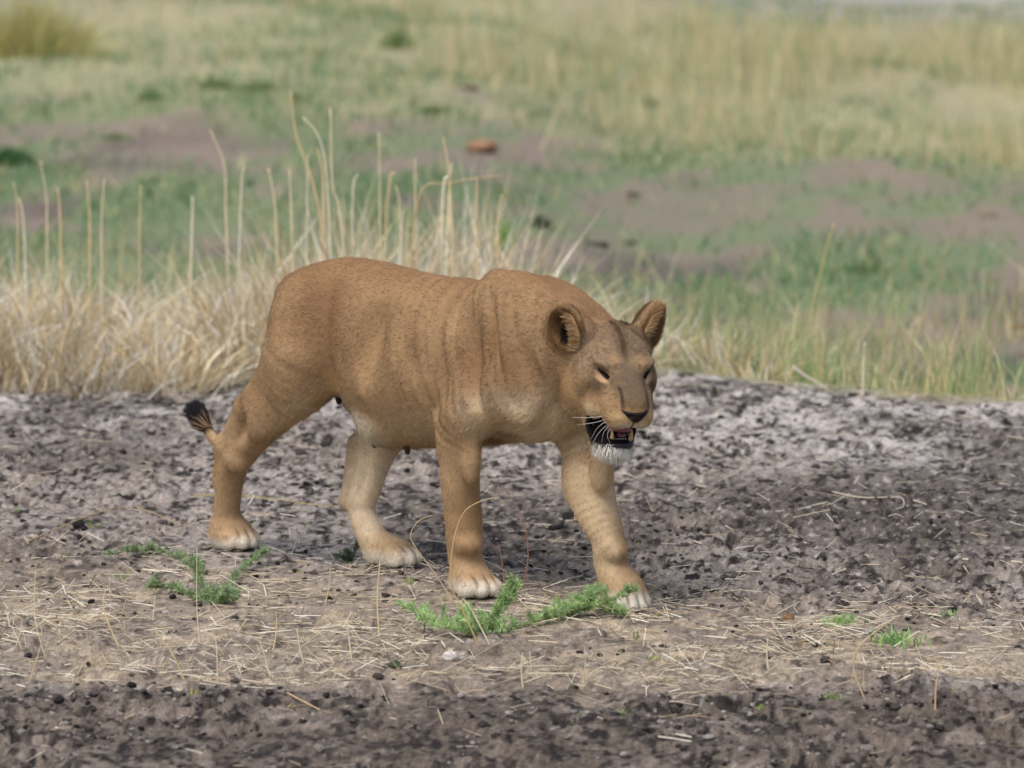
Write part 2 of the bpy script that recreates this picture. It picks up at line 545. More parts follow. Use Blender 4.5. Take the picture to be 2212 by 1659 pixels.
# tail
tl = [(S(640, 655, 0), .034), (S(606, 720, .02), .028), (S(585, 800, .02), .023), (S(548, 890, .015), .020), (S(508, 948, .005), .0185),
      (S(478, 958, .0), .018), (S(460, 945, .0), .0165), (S(447, 922, 0), .015), (S(438, 902, 0), .014), (S(425, 888, 0), .008)]
tlc, tlp = chain(tl)
NG['tail'] = (.02, [tlc])
# head
def sbox(c, r, rot, e=4.0):
    """rounded block: a superellipsoid in head space"""
    cb = Hd(*c).astype(np.float32); r = np.asarray(r, np.float32); rt = (rot @ HROT).astype(np.float32)
    def fn(p):
        q = np.abs((p - cb) @ rt.T) / r
        return ((q ** e).sum(1) ** (1 / e) - 1) * r.min()
    return Prim(fn, cb, r.max() * 1.5)
hd = [hell((-.115, 0, .004), (.120, .112, .086)),               # cranium
      sbox((-.040, 0, -.002), (.080, .076, .050), ry(R(-25)), 2.4),   # forehead
      hell((-.17, 0, -.03), (.10, .105, .095)),                  # nape
      sbox((.046, -.004, -.035), (.106, .047, .044), ry(R(-21)), 3.0),   # bridge of the nose
      sbox((.066, -.005, -.090), (.074, .055, .034), ry(R(-8)), 2.6),   # upper lip
      ]
for s in (-1, 1):
    b = .0 if s < 0 else 1.0
    hd += [hell((-.012, s * .056, .014), (.036, .036, .016), rx(s * R(14)) @ rz(s * -.5)),        # brow
           hcone((-.030, s * .062, -.050), (.080, s * .030 - .004, -.080), .040, .038),   # side of the muzzle
           hell((-.070, s * (.084 - .022 * b), -.045), (.080, .044, .062), rz(s * .40)),
           hell((.000, s * (.066 - .012 * b), -.100), (.062, .030, .040), rz(s * .35)),   # lip corner
           hcone((-.005, s * (.070 - .014 * b), -.108), (-.095, s * (.082 - .018 * b), -.118), .030, .046),      # cheekbone
           hell((-.105, s * (.088 - .020 * b), -.095), (.078, .046, .066), rz(s * .35)),       # jowl
           hell((.086, s * .033 - .005, -.102), (.052, .034, .028), rz(s * .22))]        # whisker pad
NG['head'] = (.024, hd)
jaw = [hcone((-.09, 0, -.140), (.035, -.012, -.200), .048, .038),
       hell((.036, -.014, -.205), (.048, .048, .030), ry(R(-12)))]
for s in (-1, 1):
    jaw += [hcone((-.090, s * .070, -.135), (.018, s * .042 - .012, -.200), .036, .024)]
NG['jaw'] = (.02, jaw)
# ears: cupped shells
def ear(s):
    c = np.array([-.135, s * (.142 if s < 0 else .106), .066 if s < 0 else .072])
    ax = np.array([-.12, s * .36, .92]); ax /= np.linalg.norm(ax)          # towards the tip
    fw = np.array([.80, s * .55, .0]); fw -= ax * (fw @ ax); fw /= np.linalg.norm(fw)   # opening direction
    sd_ = np.cross(ax, fw)
    rot = np.stack([fw, sd_, ax]) @ HROT
    cb = Hd(*c)
    outer = ell(cb, (.038, .054, .080), rot)
    cin = cb + HROT.T @ (fw * .026 + ax * .004)
    inner = ell(cin, (.045, .045, .069), rot)
    canal = ell(cb + HROT.T @ (fw * .004 - ax * .025), (.03, .020, .03), rot)
    def fn(p):
        return smax(outer.fn(p), -np.minimum(inner.fn(p), canal.fn(p)), .006)
    return Prim(fn, cb, .09), cb, fw, ax, sd_
EARS = [ear(-1), ear(1)]
# mouth and eye openings carved out of the head
mouth_rot = ry(R(-17))
CUT = [hell((.050, -.006, -.158), (.110, .056, .026), mouth_rot),
       hell((.030, -.062, -.172), (.046, .026, .026), mouth_rot), hell((.030, .050, -.172), (.046, .026, .024), mouth_rot)]
EYE = [(.004, s * .057, -.006) for s in (-1, 1)]
EYECUT = []
for s, e in zip((-1, 1), EYE):
    EYECUT.append(hell((e[0] + .014, e[1], e[2]), (.02, .022, .0042), rx(s * R(26)) @ rz(s * R(35))))

HOLLOW = [(ell(S(765, 720, -.240), (.070, .105, .17), ry(R(-10))), .06),       # flank in front of the thigh
          (ell(S(990, 740, -.235), (.05, .075, .17), ry(R(16))), .045),         # behind the shoulder
          (ell(S(1085, 905, -.225), (.05, .06, .07)), .04),
          (ell(S(518, 930, -.165), (.014, .030, .055), ry(R(-32))), .035),     # in front of the Achilles tendon
          (ell(S(772, 1030, .02), (.012, .035, .075), ry(R(-14))), .022),
          (ell(S(1020, 880, -.225), (.018, .03, .11), ry(R(16))), .03),        # behind the upper arm muscle
          (ell(S(1055, 690, -.185), (.012, .03, .12), ry(R(16))), .03),        # along the shoulder blade
          (ell(S(1290, 985, .0), (.06, .03, .010)), .02)]
EYECUT.append(hell((.160, -.004, -.118), (.022, .0035, .020)))          # cleft of the upper lip
BETWEEN = [('torso', 0), ('hind_r', .030), ('hind_l', .045), ('tail', .02), ('fore_r', .024), ('fore_l', .04), ('neck', .07)]

def near(pr, lo, hi, pad):
    d = np.maximum(np.maximum(lo - pr.c, pr.c - hi), 0)
    return d @ d < (pr.r + pad) ** 2

def field_chunk(p, lo, hi):
    f = np.full(len(p), .5, np.float32)
    def grp(name):
        k, prims = NG[name]
        g = None
        for pr in prims:
            if not near(pr, lo, hi, .12): continue
            d = pr.fn(p)
            g = d if g is None else smin(g, d, k)
        return g
    for name, k in BETWEEN:
        g = grp(name)
        if g is None: continue
        f = np.minimum(f, g) if k == 0 else smin(f, g, k)
    for tset in (rtoes, ltoes, ftoes, lftoes):
        for pr, *_ in tset:
            if near(pr, lo, hi, .05): f = smin(f, pr.fn(p), .017)
    for c, k in HOLLOW:
        if near(c, lo, hi, .06): f = smax(f, -c.fn(p), k)
    h = grp('head')
    if h is not None:
        j = grp('jaw')
        if j is not None: h = smin(h, j, .022)
        f = smin(f, h, .012)
        for e in EARS:
            f = smin(f, e[0].fn(p), .022)
        for c in CUT: f = smax(f, -c.fn(p), .008)
        for c in EYECUT: f = smax(f, -c.fn(p), .004)
    return f

from concurrent.futures import ThreadPoolExecutor
def field(p, chunk=6000):
    p = np.asarray(p, np.float32)
    out = np.empty(len(p), np.float32)
    order = np.argsort(np.floor(p[:, 0] / .08) * 100 + np.floor(p[:, 2] / .08) * 1 + p[:, 1] * .1, kind='stable')
    def job(i):
        ix = order[i:i + chunk]
        q = p[ix]
        out[ix] = field_chunk(q, q.min(0), q.max(0))
    with ThreadPoolExecutor(4) as ex:
        list(ex.map(job, range(0, len(p), chunk)))
    return out

def axis(lo, hi, f0, f1, fine, coarse):
    out = [lo]
    while out[-1] < hi:
        out.append(out[-1] + (fine if f0 < out[-1] < f1 else coarse))
    n = (len(out) - 1) // 6 * 6 + 7
    while len(out) < n: out.append(out[-1] + coarse)
    return np.array(out)

def build_body(fine=.0032, coarse=.0056):
    x0, x1, z0 = (H0[0] - .4, .98, .36) if globals().get('HEAD_ONLY') else (-1.42, .98, -.01)
    ax = [axis(x0, x1, H0[0] - .26, H0[0] + .26, fine, coarse), axis(-.36, .36, H0[1] - .22, H0[1] + .22, fine * 1.1, coarse), axis(z0, 1.03, H0[2] - .27, H0[2] + .20, fine, coarse)]
    n = [len(x) for x in ax]
    nb = [(k - 1) // 6 for k in n]
    cx = [x[::6] for x in ax]
    g = np.stack(np.meshgrid(*cx, indexing='ij'), -1).reshape(-1, 3)
    fc = field(g).reshape([len(c) for c in cx])
    F = np.empty(n, np.float32)
    # fill by nearest coarse sign, then refine blocks near the surface
    near_b = np.zeros(nb, bool); sgn = np.zeros(nb, np.float32)
    corner = np.stack([fc[i:i + nb[0], j:j + nb[1], k:k + nb[2]] for i in (0, 1) for j in (0, 1) for k in (0, 1)])
    mn, mx = corner.min(0), corner.max(0)
    near_b = (mn < .045) & (mx > -.045)
    F[:] = 1
    F[:-1, :-1, :-1] = np.repeat(np.repeat(np.repeat(np.sign(mn), 6, 0), 6, 1), 6, 2)
    bi = np.argwhere(near_b)
    off = np.stack(np.meshgrid(*[np.arange(7)] * 3, indexing='ij'), -1).reshape(-1, 3)
    mask = np.zeros(n, bool)
    for b in bi:
        i, j, k = b * 6
        mask[i:i + 7, j:j + 7, k:k + 7] = True
    idx = np.argwhere(mask)
    pts = np.stack([ax[d][idx[:, d]] for d in range(3)], 1)
    F[mask] = field(pts)
    # surface nets
    neg = F < 0
    cs = [slice(0, -1), slice(1, None)]
    cnt = np.zeros([k - 1 for k in n], np.uint8)
    for i in (0, 1):
        for j in (0, 1):
            for k in (0, 1):
                cnt += neg[cs[i], cs[j], cs[k]]
    act = (cnt > 0) & (cnt < 8)
    ci = np.argwhere(act)
    vid = np.full(act.shape, -1, np.int32); vid[act] = np.arange(len(ci))
    acc = np.zeros((len(ci), 3)); num = np.zeros(len(ci))
    A = [np.array(x) for x in ax]
    for d in range(3):
        for o1 in (0, 1):
            for o2 in (0, 1):
                o = [0, 0, 0]; others = [e for e in range(3) if e != d]
                o[others[0]] = o1; o[others[1]] = o2
                p0 = ci + o; p1 = p0.copy(); p1[:, d] += 1
                f0 = F[p0[:, 0], p0[:, 1], p0[:, 2]]; f1 = F[p1[:, 0], p1[:, 1], p1[:, 2]]
                cr = (f0 < 0) != (f1 < 0)
                t = np.where(cr, f0 / np.where(cr, f0 - f1, 1), 0)
                q = np.stack([A[e][p0[:, e]] for e in range(3)], 1)
                q[:, d] += t * (A[d][p1[:, d]] - A[d][p0[:, d]])
                acc[cr] += q[cr]; num[cr] += 1
    V = acc / np.maximum(num, 1)[:, None]
    quads = []
    for d in range(3):
        o1, o2 = (d + 1) % 3, (d + 2) % 3
        sl0 = [slice(None)] * 3; sl1 = [slice(None)] * 3
        sl0[d] = slice(0, -1); sl1[d] = slice(1, None)
        a0 = neg[tuple(sl0)]; a1 = neg[tuple(sl1)]
        e = np.argwhere(a0 != a1)
        ok = (e[:, o1] > 0) & (e[:, o2] > 0) & (e[:, o1] < n[o1] - 1) & (e[:, o2] < n[o2] - 1)
        e = e[ok]
        inside0 = a0[e[:, 0], e[:, 1], e[:, 2]]
        def vv(d1, d2):
            q = e.copy(); q[:, o1] += d1; q[:, o2] += d2
            return vid[q[:, 0], q[:, 1], q[:, 2]]
        quad = np.stack([vv(-1, -1), vv(0, -1), vv(0, 0), vv(-1, 0)], 1)
        quad[~inside0] = quad[~inside0][:, ::-1]
        quads.append(quad)
    Q = np.concatenate(quads)
    Q = Q[(Q >= 0).all(1)]
    # settle the vertices onto the surface
    eps = .0015
    for it in range(2):
        f = field(V)
        G = np.stack([field(V + np.eye(3)[d] * eps) - f for d in range(3)], 1) / eps
        gl = (G * G).sum(1) + 1e-6
        st = np.clip(f / np.sqrt(gl), -.004, .004)
        V = V - G / np.sqrt(gl)[:, None] * st[:, None] * .9
    N = G / np.sqrt(gl)[:, None]
    # folds of loose skin: shoulder, ribs, thigh
    a, l, z = V.T
    tz = sstep(.50, .60, z) * (1 - sstep(.30, .40, a))
    sh = sstep(-.28, -.18, a) * tz
    fold = vnoise3(np.stack([a * 24 + z * 10, l * 4, z * 4 - a * 3], 1), 201) - .5
    fold2 = vnoise3(np.stack([a * 50 + z * 12, l * 6, z * 7], 1), 203) - .5
    rib = np.sin(a * 68 + z * 22 + 3 * vnoise3(V * 5, 205)) * sstep(-.58, -.45, a) * (1 - sstep(-.22, -.14, a)) * sstep(.50, .58, z) * (1 - sstep(.68, .78, z)) * sstep(.45, .65, vnoise3(V * 7, 207))
    low = vnoise3(V * 9, 209) - .5
    disp = fold * (.011 * sh + .002 * tz) + fold2 * .0045 * (.15 * tz + .6 * sh) + rib * .0016 + low * .005 * sstep(.06, .12, z) * (1 - sstep(.38, .45, a))
    V = V + N * disp[:, None]
    # fresh normals from the mesh
    fn = np.cross(V[Q[:, 2]] - V[Q[:, 0]], V[Q[:, 3]] - V[Q[:, 1]])
    NN = np.zeros_like(V)
    for k in range(4): np.add.at(NN, Q[:, k], fn)
    N = NN / (np.linalg.norm(NN, axis=1)[:, None] + 1e-12)
    return V, Q, N

def unbody(p): return np.asarray(p) @ BODY
BV, BQ, BN = build_body(*BODY_RES)
# ------------------------------------------------------------------ coat colours (fur colours, plus form shading painted on thigh and shoulder)
TAN = lin(162, 132, 98)
def blend(col, c, w):
    w = np.clip(w, 0, 1)[:, None]
    return col * (1 - w) + np.asarray(c) * w

def blob(p, c, r, soft=.5):
    d = np.sqrt((((p - c) / np.asarray(r)) ** 2).sum(1))
    return 1 - sstep(1 - soft, 1 + soft * .3, d)

def coat(p, n):
    """p, n: points and normals in the body frame"""
    N = len(p)
    col = np.tile(TAN, (N, 1))
    big = vnoise3(p * 6, 3); mid = vnoise3(p * 22, 5); fin = vnoise3(p * np.array([60, 60, 90]), 9)
    a, l, z = p.T
    torso_w = sstep(.36, .46, z)
    col = blend(col, lin(146, 116, 84), .35 * sstep(.45, .75, big) * torso_w)
    col = blend(col, lin(176, 146, 110), .45 * sstep(.55, .8, vnoise3(p * 9 + 7, 4)))
    # warmer, darker back
    col = blend(col, lin(144, 108, 74), .6 * sstep(.35, .95, n[:, 2]) * sstep(.75, .85, z))
    # pale flanks low down, belly and inside of the legs
    col = blend(col, lin(216, 194, 162), .8 * sstep(.25, .85, -n[:, 2]) * torso_w)
    inner = np.where(l > 0, -n[:, 1], n[:, 1])
    legs = 1 - sstep(.40, .52, z)
    col = blend(col, lin(222, 204, 176), .85 * sstep(.1, .75, inner) * sstep(.02, .05, np.abs(l)) * (1 - sstep(.55, .65, z)))
    col = blend(col, lin(196, 166, 130), .5 * legs)
    # left legs show their inner, paler side
    for q, r, c, w in (
        (S(1150, 895, -.06), (.22, .24, .105), lin(236, 216, 188), 1.0),      # breast
        (S(1085, 900, -.14), (.11, .14, .06), lin(216, 188, 150), .7),
        (S(1215, 860, .0), (.16, .16, .14), lin(218, 192, 158), .75),
        (S(1270, 1060, .07), (.13, .12, .17), lin(230, 204, 168), .95),
        (S(790, 925, -.08), (.13, .20, .075), lin(240, 232, 216), 1.0),       # udder fur
        (S(765, 890, -.06), (.09, .18, .06), lin(212, 198, 178), .85),
        (S(740, 856, -.05), (.06, .11, .035), lin(84, 68, 58), .95),           # bare groin
        (S(815, 960, -.05), (.07, .10, .025), lin(120, 100, 82), .6),
        (S(742, 815, -.13), (.07, .05, .05), lin(212, 165, 108), .8),        # groin fold
        (S(690, 850, -.13), (.10, .06, .04), lin(204, 160, 108), .6),
        (S(1060, 955, -.08), (.07, .08, .025), lin(128, 78, 40), .75),       # rust stain behind the breast
        (S(1110, 935, -.06), (.06, .08, .02), lin(140, 92, 52), .6),
        (S(800, 1060, .07), (.14, .12, .24), lin(232, 212, 184), .95),
        (S(480, 1000, -.07), (.03, .06, .05), lin(178, 126, 74), .8),        # hock
        (S(505, 1010, -.07), (.035, .06, .03), lin(150, 108, 68), .6),
        (S(1010, 1130, -.10), (.09, .09, .13), lin(150, 116, 80), .55),       # front of the right forearm
        (S(705, 695, -.15), (.15, .10, .18), lin(120, 88, 60), .75), (S(1050, 770, -.16), (.12, .08, .14), lin(126, 94, 66), .55),  # thigh and shoulder: browner coat, with the shading of their form painted in
        (S(1290, 985, .1), (.07, .08, .03), lin(172, 118, 66), .6)):
        col = blend(col, c, w * blob(p, q, r, .7))
    # darker streaks on shoulder and flank
    st = vnoise3(np.stack([a * 26 + z * 9, l * 6, z * 5 - a * 2], 1), 21)
    col = blend(col, lin(138, 106, 78), .42 * sstep(.60, .85, st) * sstep(.55, .65, z) * (1 - sstep(.25, .4, a)))
    # paws: white toes with rusty tops, dark between and under the toes
    for pc in (RHP, LHP, RFP, LFP):
        d = np.sqrt((((p - pc - np.array([.02, 0, 0])) / np.array([.15, .11, .14])) ** 2).sum(1))
        w = 1 - sstep(.75, 1.05, d)
        col = blend(col, lin(178, 148, 114), .6 * w * sstep(.045, .075, z))
        col = blend(col, lin(240, 234, 224), .9 * w * (1 - sstep(.020, .066, z + .035 * (mid - .5))))
        col = blend(col, lin(52, 44, 40), .9 * w * sstep(.55, .85, -n[:, 2]) * (1 - sstep(.02, .05, z)))
    for tset in (rtoes, ltoes, ftoes, lftoes):
        tc = [t[1] for t in tset]
        s_ = tset[0][3]; D_ = tset[0][2]
        for i in range(3):
            m = (tc[i] + tc[i + 1]) / 2 + D_ * .012
            q = p - m
            lat = np.abs(q @ s_); ln = np.abs(q @ D_)
            col = blend(col, lin(60, 50, 44), .6 * (1 - sstep(.002, .0055, lat)) * (1 - sstep(.012, .030, ln)) * (1 - sstep(.03, .05, np.abs(q[:, 2]))))
    # tail: dark tuft
    tp = S(440, 905, 0)
    dt = np.sqrt((((p - tp) / .07) ** 2).sum(1))
    col = blend(col, lin(30, 27, 30), 1 - sstep(.5, .85, dt))
    # ---------- head
    h = (p - H0) @ HROT.T
    F, L, U = h.T
    hm = (1 - sstep(.24, .30, np.sqrt((h / np.array([1, .8, 1])) ** 2 @ np.ones(3)))) * sstep(-.22, -.15, F)
    ab = np.abs(L)
    grey = lin(140, 120, 98)
    col = blend(col, grey, .75 * hm * sstep(-.06, .02, U) * sstep(-.17, -.10, F))
    spk = vnoise3(p * 170, 31)
    col = blend(col, lin(96, 79, 64), .6 * hm * sstep(.45, .8, spk) * sstep(-.13, -.06, F) * sstep(-.10, -.03, U))
    # bridge of the nose and the dark cheeks below the eyes
    col = blend(col, lin(110, 93, 76), .92 * hm * blob(h, np.array([.07, -.004, -.02]), (.11, .06, .06), .5))
    for s in (-1, 1):
        col = blend(col, lin(78, 62, 50), .9 * blob(h, np.array([.012, s * .074, -.046]), (.055, .036, .036), .7))
        col = blend(col, lin(202, 168, 128), .8 * blob(h, np.array([.018, s * .064, -.020]), (.035, .026, .011), .5))       # pale lower lids
        col = blend(col, lin(186, 146, 100), .65 * blob(h, np.array([-.005, s * .040, .028]), (.04, .020, .016), .9))        # brow spots
        col = blend(col, lin(112, 76, 46), .8 * blob(h, np.array([.012, s * .036, .018]), (.03, .007, .012), .6))
        col = blend(col, lin(196, 158, 112), .6 * blob(h, np.array([-.08, s * .11, -.10]), (.09, .07, .08), .6))            # cheek
        col = blend(col, lin(222, 198, 160), .85 * blob(h, np.array([.03, s * .075, -.115]), (.06, .05, .034), .6))          # pale lip sides
        # tear line from the inner corner of the eye
        tl_ = np.sqrt((ab - (.041 + .05 * (U + .03))) ** 2)
        col = blend(col, lin(60, 46, 40), .8 * hm * (L * s > 0) * (1 - sstep(.002, .006, tl_)) * sstep(-.085, -.06, U) * (1 - sstep(-.02, -.012, U)) * sstep(.0, .02, F))
        # rims of the eyes
        e = np.array(EYE[0 if s < 0 else 1])
        q = (h - e) @ (rx(s * R(26)) @ rz(s * R(35))).T
        d = np.sqrt((q[:, 1] / .027) ** 2 + (q[:, 2] / .0085) ** 2)
        dl = np.sqrt((q[:, 1] / .027) ** 2 + ((q[:, 2] + .0125) / .0085) ** 2)
        col = blend(col, lin(190, 160, 126), .6 * (1 - sstep(.45, 1.1, dl)) * (F > -.02))
        du_ = np.sqrt(((q[:, 1] - s * .012) / .030) ** 2 + ((q[:, 2] - .013) / .008) ** 2)
        col = blend(col, lin(104, 84, 66), .7 * (1 - sstep(.5, 1.2, du_)) * (F > -.03))
        col = blend(col, lin(36, 28, 26), (1 - sstep(.7, 1.1, d)) * (F > -.02))
    # muzzle: ochre pads with whisker spots, white front lip
    pad = blob(h, np.array([.105, -.004, -.096]), (.07, .075, .034), .4)
    col = blend(col, lin(212, 180, 134), .9 * pad)
    col = blend(col, lin(232, 222, 208), .9 * blob(h, np.array([.140, -.004, -.114]), (.035, .045, .018), .6))
    col = blend(col, lin(186, 148, 106), .6 * blob(h, np.array([.15, -.004, -.064]), (.03, .055, .009), .8))             # warm rim over the nose
    for row, (u0, sl) in enumerate(((-.082, .10), (-.092, .12), (-.102, .14))):
        for k in range(5):
            for s in (-1, 1):
                f0 = .118 - .016 * k
                uu = u0 - .06 * (.118 - f0)
                jf = .003 * math.sin(k * 3.1 + row * 5.7); ju = .002 * math.cos(k * 4.3 + row * 2.2)
                d = np.sqrt((F - f0 - jf) ** 2 + (U - uu - ju) ** 2)
                col = blend(col, lin(62, 44, 34), .7 * (1 - sstep(.0012, .0036, d)) * (L * s > .01))
    # philtrum
    col = blend(col, lin(30, 24, 24), hm * (1 - sstep(.0015, .004, np.abs(L + .004))) * (F > .12) * (1 - sstep(-.098, -.09, U)) * sstep(-.125, -.118, U))
    # dark line down the forehead
    wob = .006 * (vnoise3(np.stack([F * 30, U * 30, F * 0], 1), 40) - .5)
    ml = np.abs(L + wob + .002)
    col = blend(col, lin(34, 25, 22), 1.0 * hm * (1 - sstep(.004, .012, ml)) * sstep(-.17, -.13, F) * (1 - sstep(-.03, .03, F)) * (U > -.01) * (.6 + .6 * mid))
    col = blend(col, lin(92, 72, 56), .6 * hm * (1 - sstep(.01, .032, ml)) * sstep(-.14, -.11, F) * (1 - sstep(-.02, .02, F)) * (U > 0))
    # inside of the mouth and the lips
    mouth = np.minimum.reduce([c.fn(p.astype(np.float32)) for c in CUT])
    col = blend(col, lin(20, 18, 22), 1 - sstep(.004 + .006 * (U < -.14), .010 + .008 * (U < -.14), mouth + .010 * sstep(-.138, -.122, U)))
    # chin
    col = blend(col, lin(226, 222, 212), .95 * blob(h, np.array([.04, -.012, -.232]), (.08, .07, .035), .5) * sstep(.004, .010, mouth))
    # ears
    for e, s in zip(EARS, (-1, 1)):
        q = (p - e[1]) @ HROT.T
        f_, x_, w_ = q @ e[2], q @ e[3], q @ e[4]
        inside = (1 - sstep(.85, 1.0, np.sqrt(((f_) / .05) ** 2 + (w_ / .060) ** 2 + (x_ / .090) ** 2)))
        col = blend(col, lin(172, 132, 88), .8 * inside)
        face = n @ (HROT.T @ e[2])
        deep = inside * sstep(.1, .5, face) * (1 - sstep(.55, .95, np.sqrt((w_ / .046) ** 2 + ((x_ + .005) / .075) ** 2)))
        col = blend(col, lin(96, 70, 46), .75 * deep)
        col = blend(col, lin(22, 16, 14), 1.0 * deep * (1 - sstep(.4, .9, np.sqrt(((w_ - s * .006) / .030) ** 2 + ((x_ + .022) / .042) ** 2))))
        rim = inside * sstep(.80, .97, np.sqrt((w_ / .054) ** 2 + (x_ / .080) ** 2)) * sstep(-.03, .02, x_)
        col = blend(col, lin(214, 186, 144), .7 * rim)
        col = blend(col, lin(40, 32, 28), .5 * inside * sstep(.0, .5, -face))
    col = col * (1 + .22 * (fin - .5) + .10 * (mid - .5))[:, None]
    lum = col.mean(1, keepdims=True)
    col = (lum + (col - lum) * .94) * np.array([.93, .91, .85])
    return np.clip(col, .004, .9)

BC = coat(BV, BN)
lioness = empty('lioness', tuple(unbody(np.array([-.25, 0, 0]))))
tag(lioness, 'tan lioness walking across bare dirt with open mouth and half-closed eyes', 'lioness')
LO = np.array(lioness.location)
skin = attr_material('lioness_hide', rough=.85, spec=.12, noise=(140, .16), bump=(260, .35, .004))
body = mesh_np('body', unbody(BV) - LO, quads=BQ, mat=skin, parent=lioness, col=BC)

# ------------------------------------------------------------------ fur
def flow(p, n):
    """lie of the coat: backwards along the trunk, down the legs, away from the nose on the head"""
    d = np.tile(np.array([-1.0, 0, -.35]), (len(p), 1))
    leg = (1 - sstep(.40, .56, p[:, 2]))[:, None]
    d = d * (1 - leg) + np.array([-.18, 0, -1.0]) * leg
    h = (p - H0) @ HROT.T
    hm = (1 - sstep(.22, .30, np.sqrt((h ** 2).sum(1))))[:, None]
    hdir = np.stack([-np.ones(len(p)), .9 * np.sign(h[:, 1]) * sstep(.01, .05, np.abs(h[:, 1])), -.25 + 1.2 * sstep(-.02, .06, h[:, 2]) - 1.1 * sstep(.06, .16, -h[:, 2])], 1) @ HROT
    d = d * (1 - hm) + hdir * hm
    ch = blob(h, np.array([.035, -.012, -.232]), (.08, .08, .045), .5)[:, None]
    d = d * (1 - ch) + (np.array([.25, 0, -1.0]) @ HROT) * ch
    for e, s in zip(EARS, (-1, 1)):
        w = blob(p, e[1], (.10, .10, .10), .3)[:, None]
        d = d * (1 - w) + (e[3] @ HROT * .8 + e[4] @ HROT * (-.5 if s > 0 else .5)) * w
    t = n * (d * n).sum(1)[:, None]
    d = d - t
    return d / (np.linalg.norm(d, axis=1)[:, None] + 1e-6)

def fur_length(p, n):
    z = p[:, 2]
    ln = np.full(len(p), .0125)
    ln = ln + .010 * sstep(.3, .8, -n[:, 2]) * sstep(.34, .42, z)
    ln = ln + .012 * blob(p, S(790, 920, -.05), (.14, .2, .09), .5)
    ln = ln + .006 * blob(p, S(1160, 900, -.02), (.2, .2, .15), .5)
    h = (p - H0) @ HROT.T
    hm = 1 - sstep(.2, .26, np.sqrt((h ** 2).sum(1)))
    ln = ln * (1 - .45 * hm * sstep(-.1, .0, h[:, 0]))
    ln = ln + .026 * blob(h, np.array([.035, -.012, -.232]), (.08, .08, .045), .4)
    ln = ln + .006 * blob(h, np.array([-.10, 0, -.12]), (.10, .2, .10), .5)
    for e in EARS:
        ln = ln + .007 * blob(p, e[1], (.095, .095, .095), .3)
    return ln

def surf_samples(V, Q, N, count, weight=None):
    T = np.concatenate([Q[:, [0, 1, 2]], Q[:, [0, 2, 3]]])
    A, B, C = V[T[:, 0]], V[T[:, 1]], V[T[:, 2]]
    ar = np.linalg.norm(np.cross(B - A, C - A), axis=1)
    if weight is not None: ar = ar * weight(V[T[:, 0]])
    cs = np.cumsum(ar); cs /= cs[-1]
    ti = np.searchsorted(cs, rng.random(count))
    r1 = np.sqrt(rng.random(count)); r2 = rng.random(count)
    w = np.stack([1 - r1, r1 * (1 - r2), r1 * r2], 1)
    t = T[np.minimum(ti, len(T) - 1)]
    P = (V[t] * w[:, :, None]).sum(1)
    n = (N[t] * w[:, :, None]).sum(1)
    n /= np.linalg.norm(n, axis=1)[:, None] + 1e-9
    return P, n

def fur_material():
    m = bpy.data.materials.new('fur'); m.use_nodes = True
    nt = m.node_tree; b = nt.nodes['Principled BSDF']
    a = nt.nodes.new('ShaderNodeAttribute'); a.attribute_name = 'Col'
    nt.links.new(a.outputs['Color'], b.inputs['Base Color'])
    b.inputs['Roughness'].default_value = .6
    b.inputs['Specular IOR Level'].default_value = .25
    return m
FUR = fur_material()

def hair_object(name, pts, rad, col, mat, parent):
    """pts: (n, k, 3) world points"""
    n, k, _ = pts.shape
    hc = bpy.data.hair_curves.new(name)
    hc.add_curves([k] * n)
    hc.attributes['position'].data.foreach_set('vector', np.ascontiguousarray(pts, np.float32).ravel())
    if 'radius' not in hc.attributes: hc.attributes.new('radius', 'FLOAT', 'POINT')
    hc.attributes['radius'].data.foreach_set('value', np.ascontiguousarray(rad, np.float32).ravel())
    ca = hc.attributes.new('Col', 'FLOAT_COLOR', 'CURVE')
    c4 = np.ones((n, 4), np.float32); c4[:, :3] = col
    ca.data.foreach_set('color', c4.ravel())
    ob = bpy.data.objects.new(name, hc)
    COL.objects.link(ob)
    hc.materials.append(mat)
    ob.parent = parent
    return ob
scene.cycles_curves.shape = 'RIBBONS'

def grow(P, n, ln, col, rad=.00044, lift=.14, jit=.16, k=4):
    d = flow(P, n)
    c = len(P)
    side = np.cross(n, d)
    clump = (vnoise3(P * 45, 61) - .5) * .40
    d = d + side * (clump + rng.normal(0, jit, c) * .6)[:, None]
    d /= np.linalg.norm(d, axis=1)[:, None]
    lf = lift * rng.uniform(.5, 1.6, c) + .55 * (rng.random(c) < .10) * rng.random(c)
    ln = ln * rng.uniform(.6, 1.25, c)
    t = np.linspace(0, 1, k)
    pts = P[:, None] - n[:, None] * .0012 + ln[:, None, None] * (d[:, None] * t[None, :, None] + n[:, None] * (lf[:, None] * (1.4 * t - .75 * t * t))[:, :, None])
    r = rad * rng.uniform(.7, 1.2, c)[:, None] * np.array([1.0, .9, .65, .2])[None]
    w = pts.reshape(-1, 3) @ BODY - LO
    return w.reshape(c, k, 3), r, col

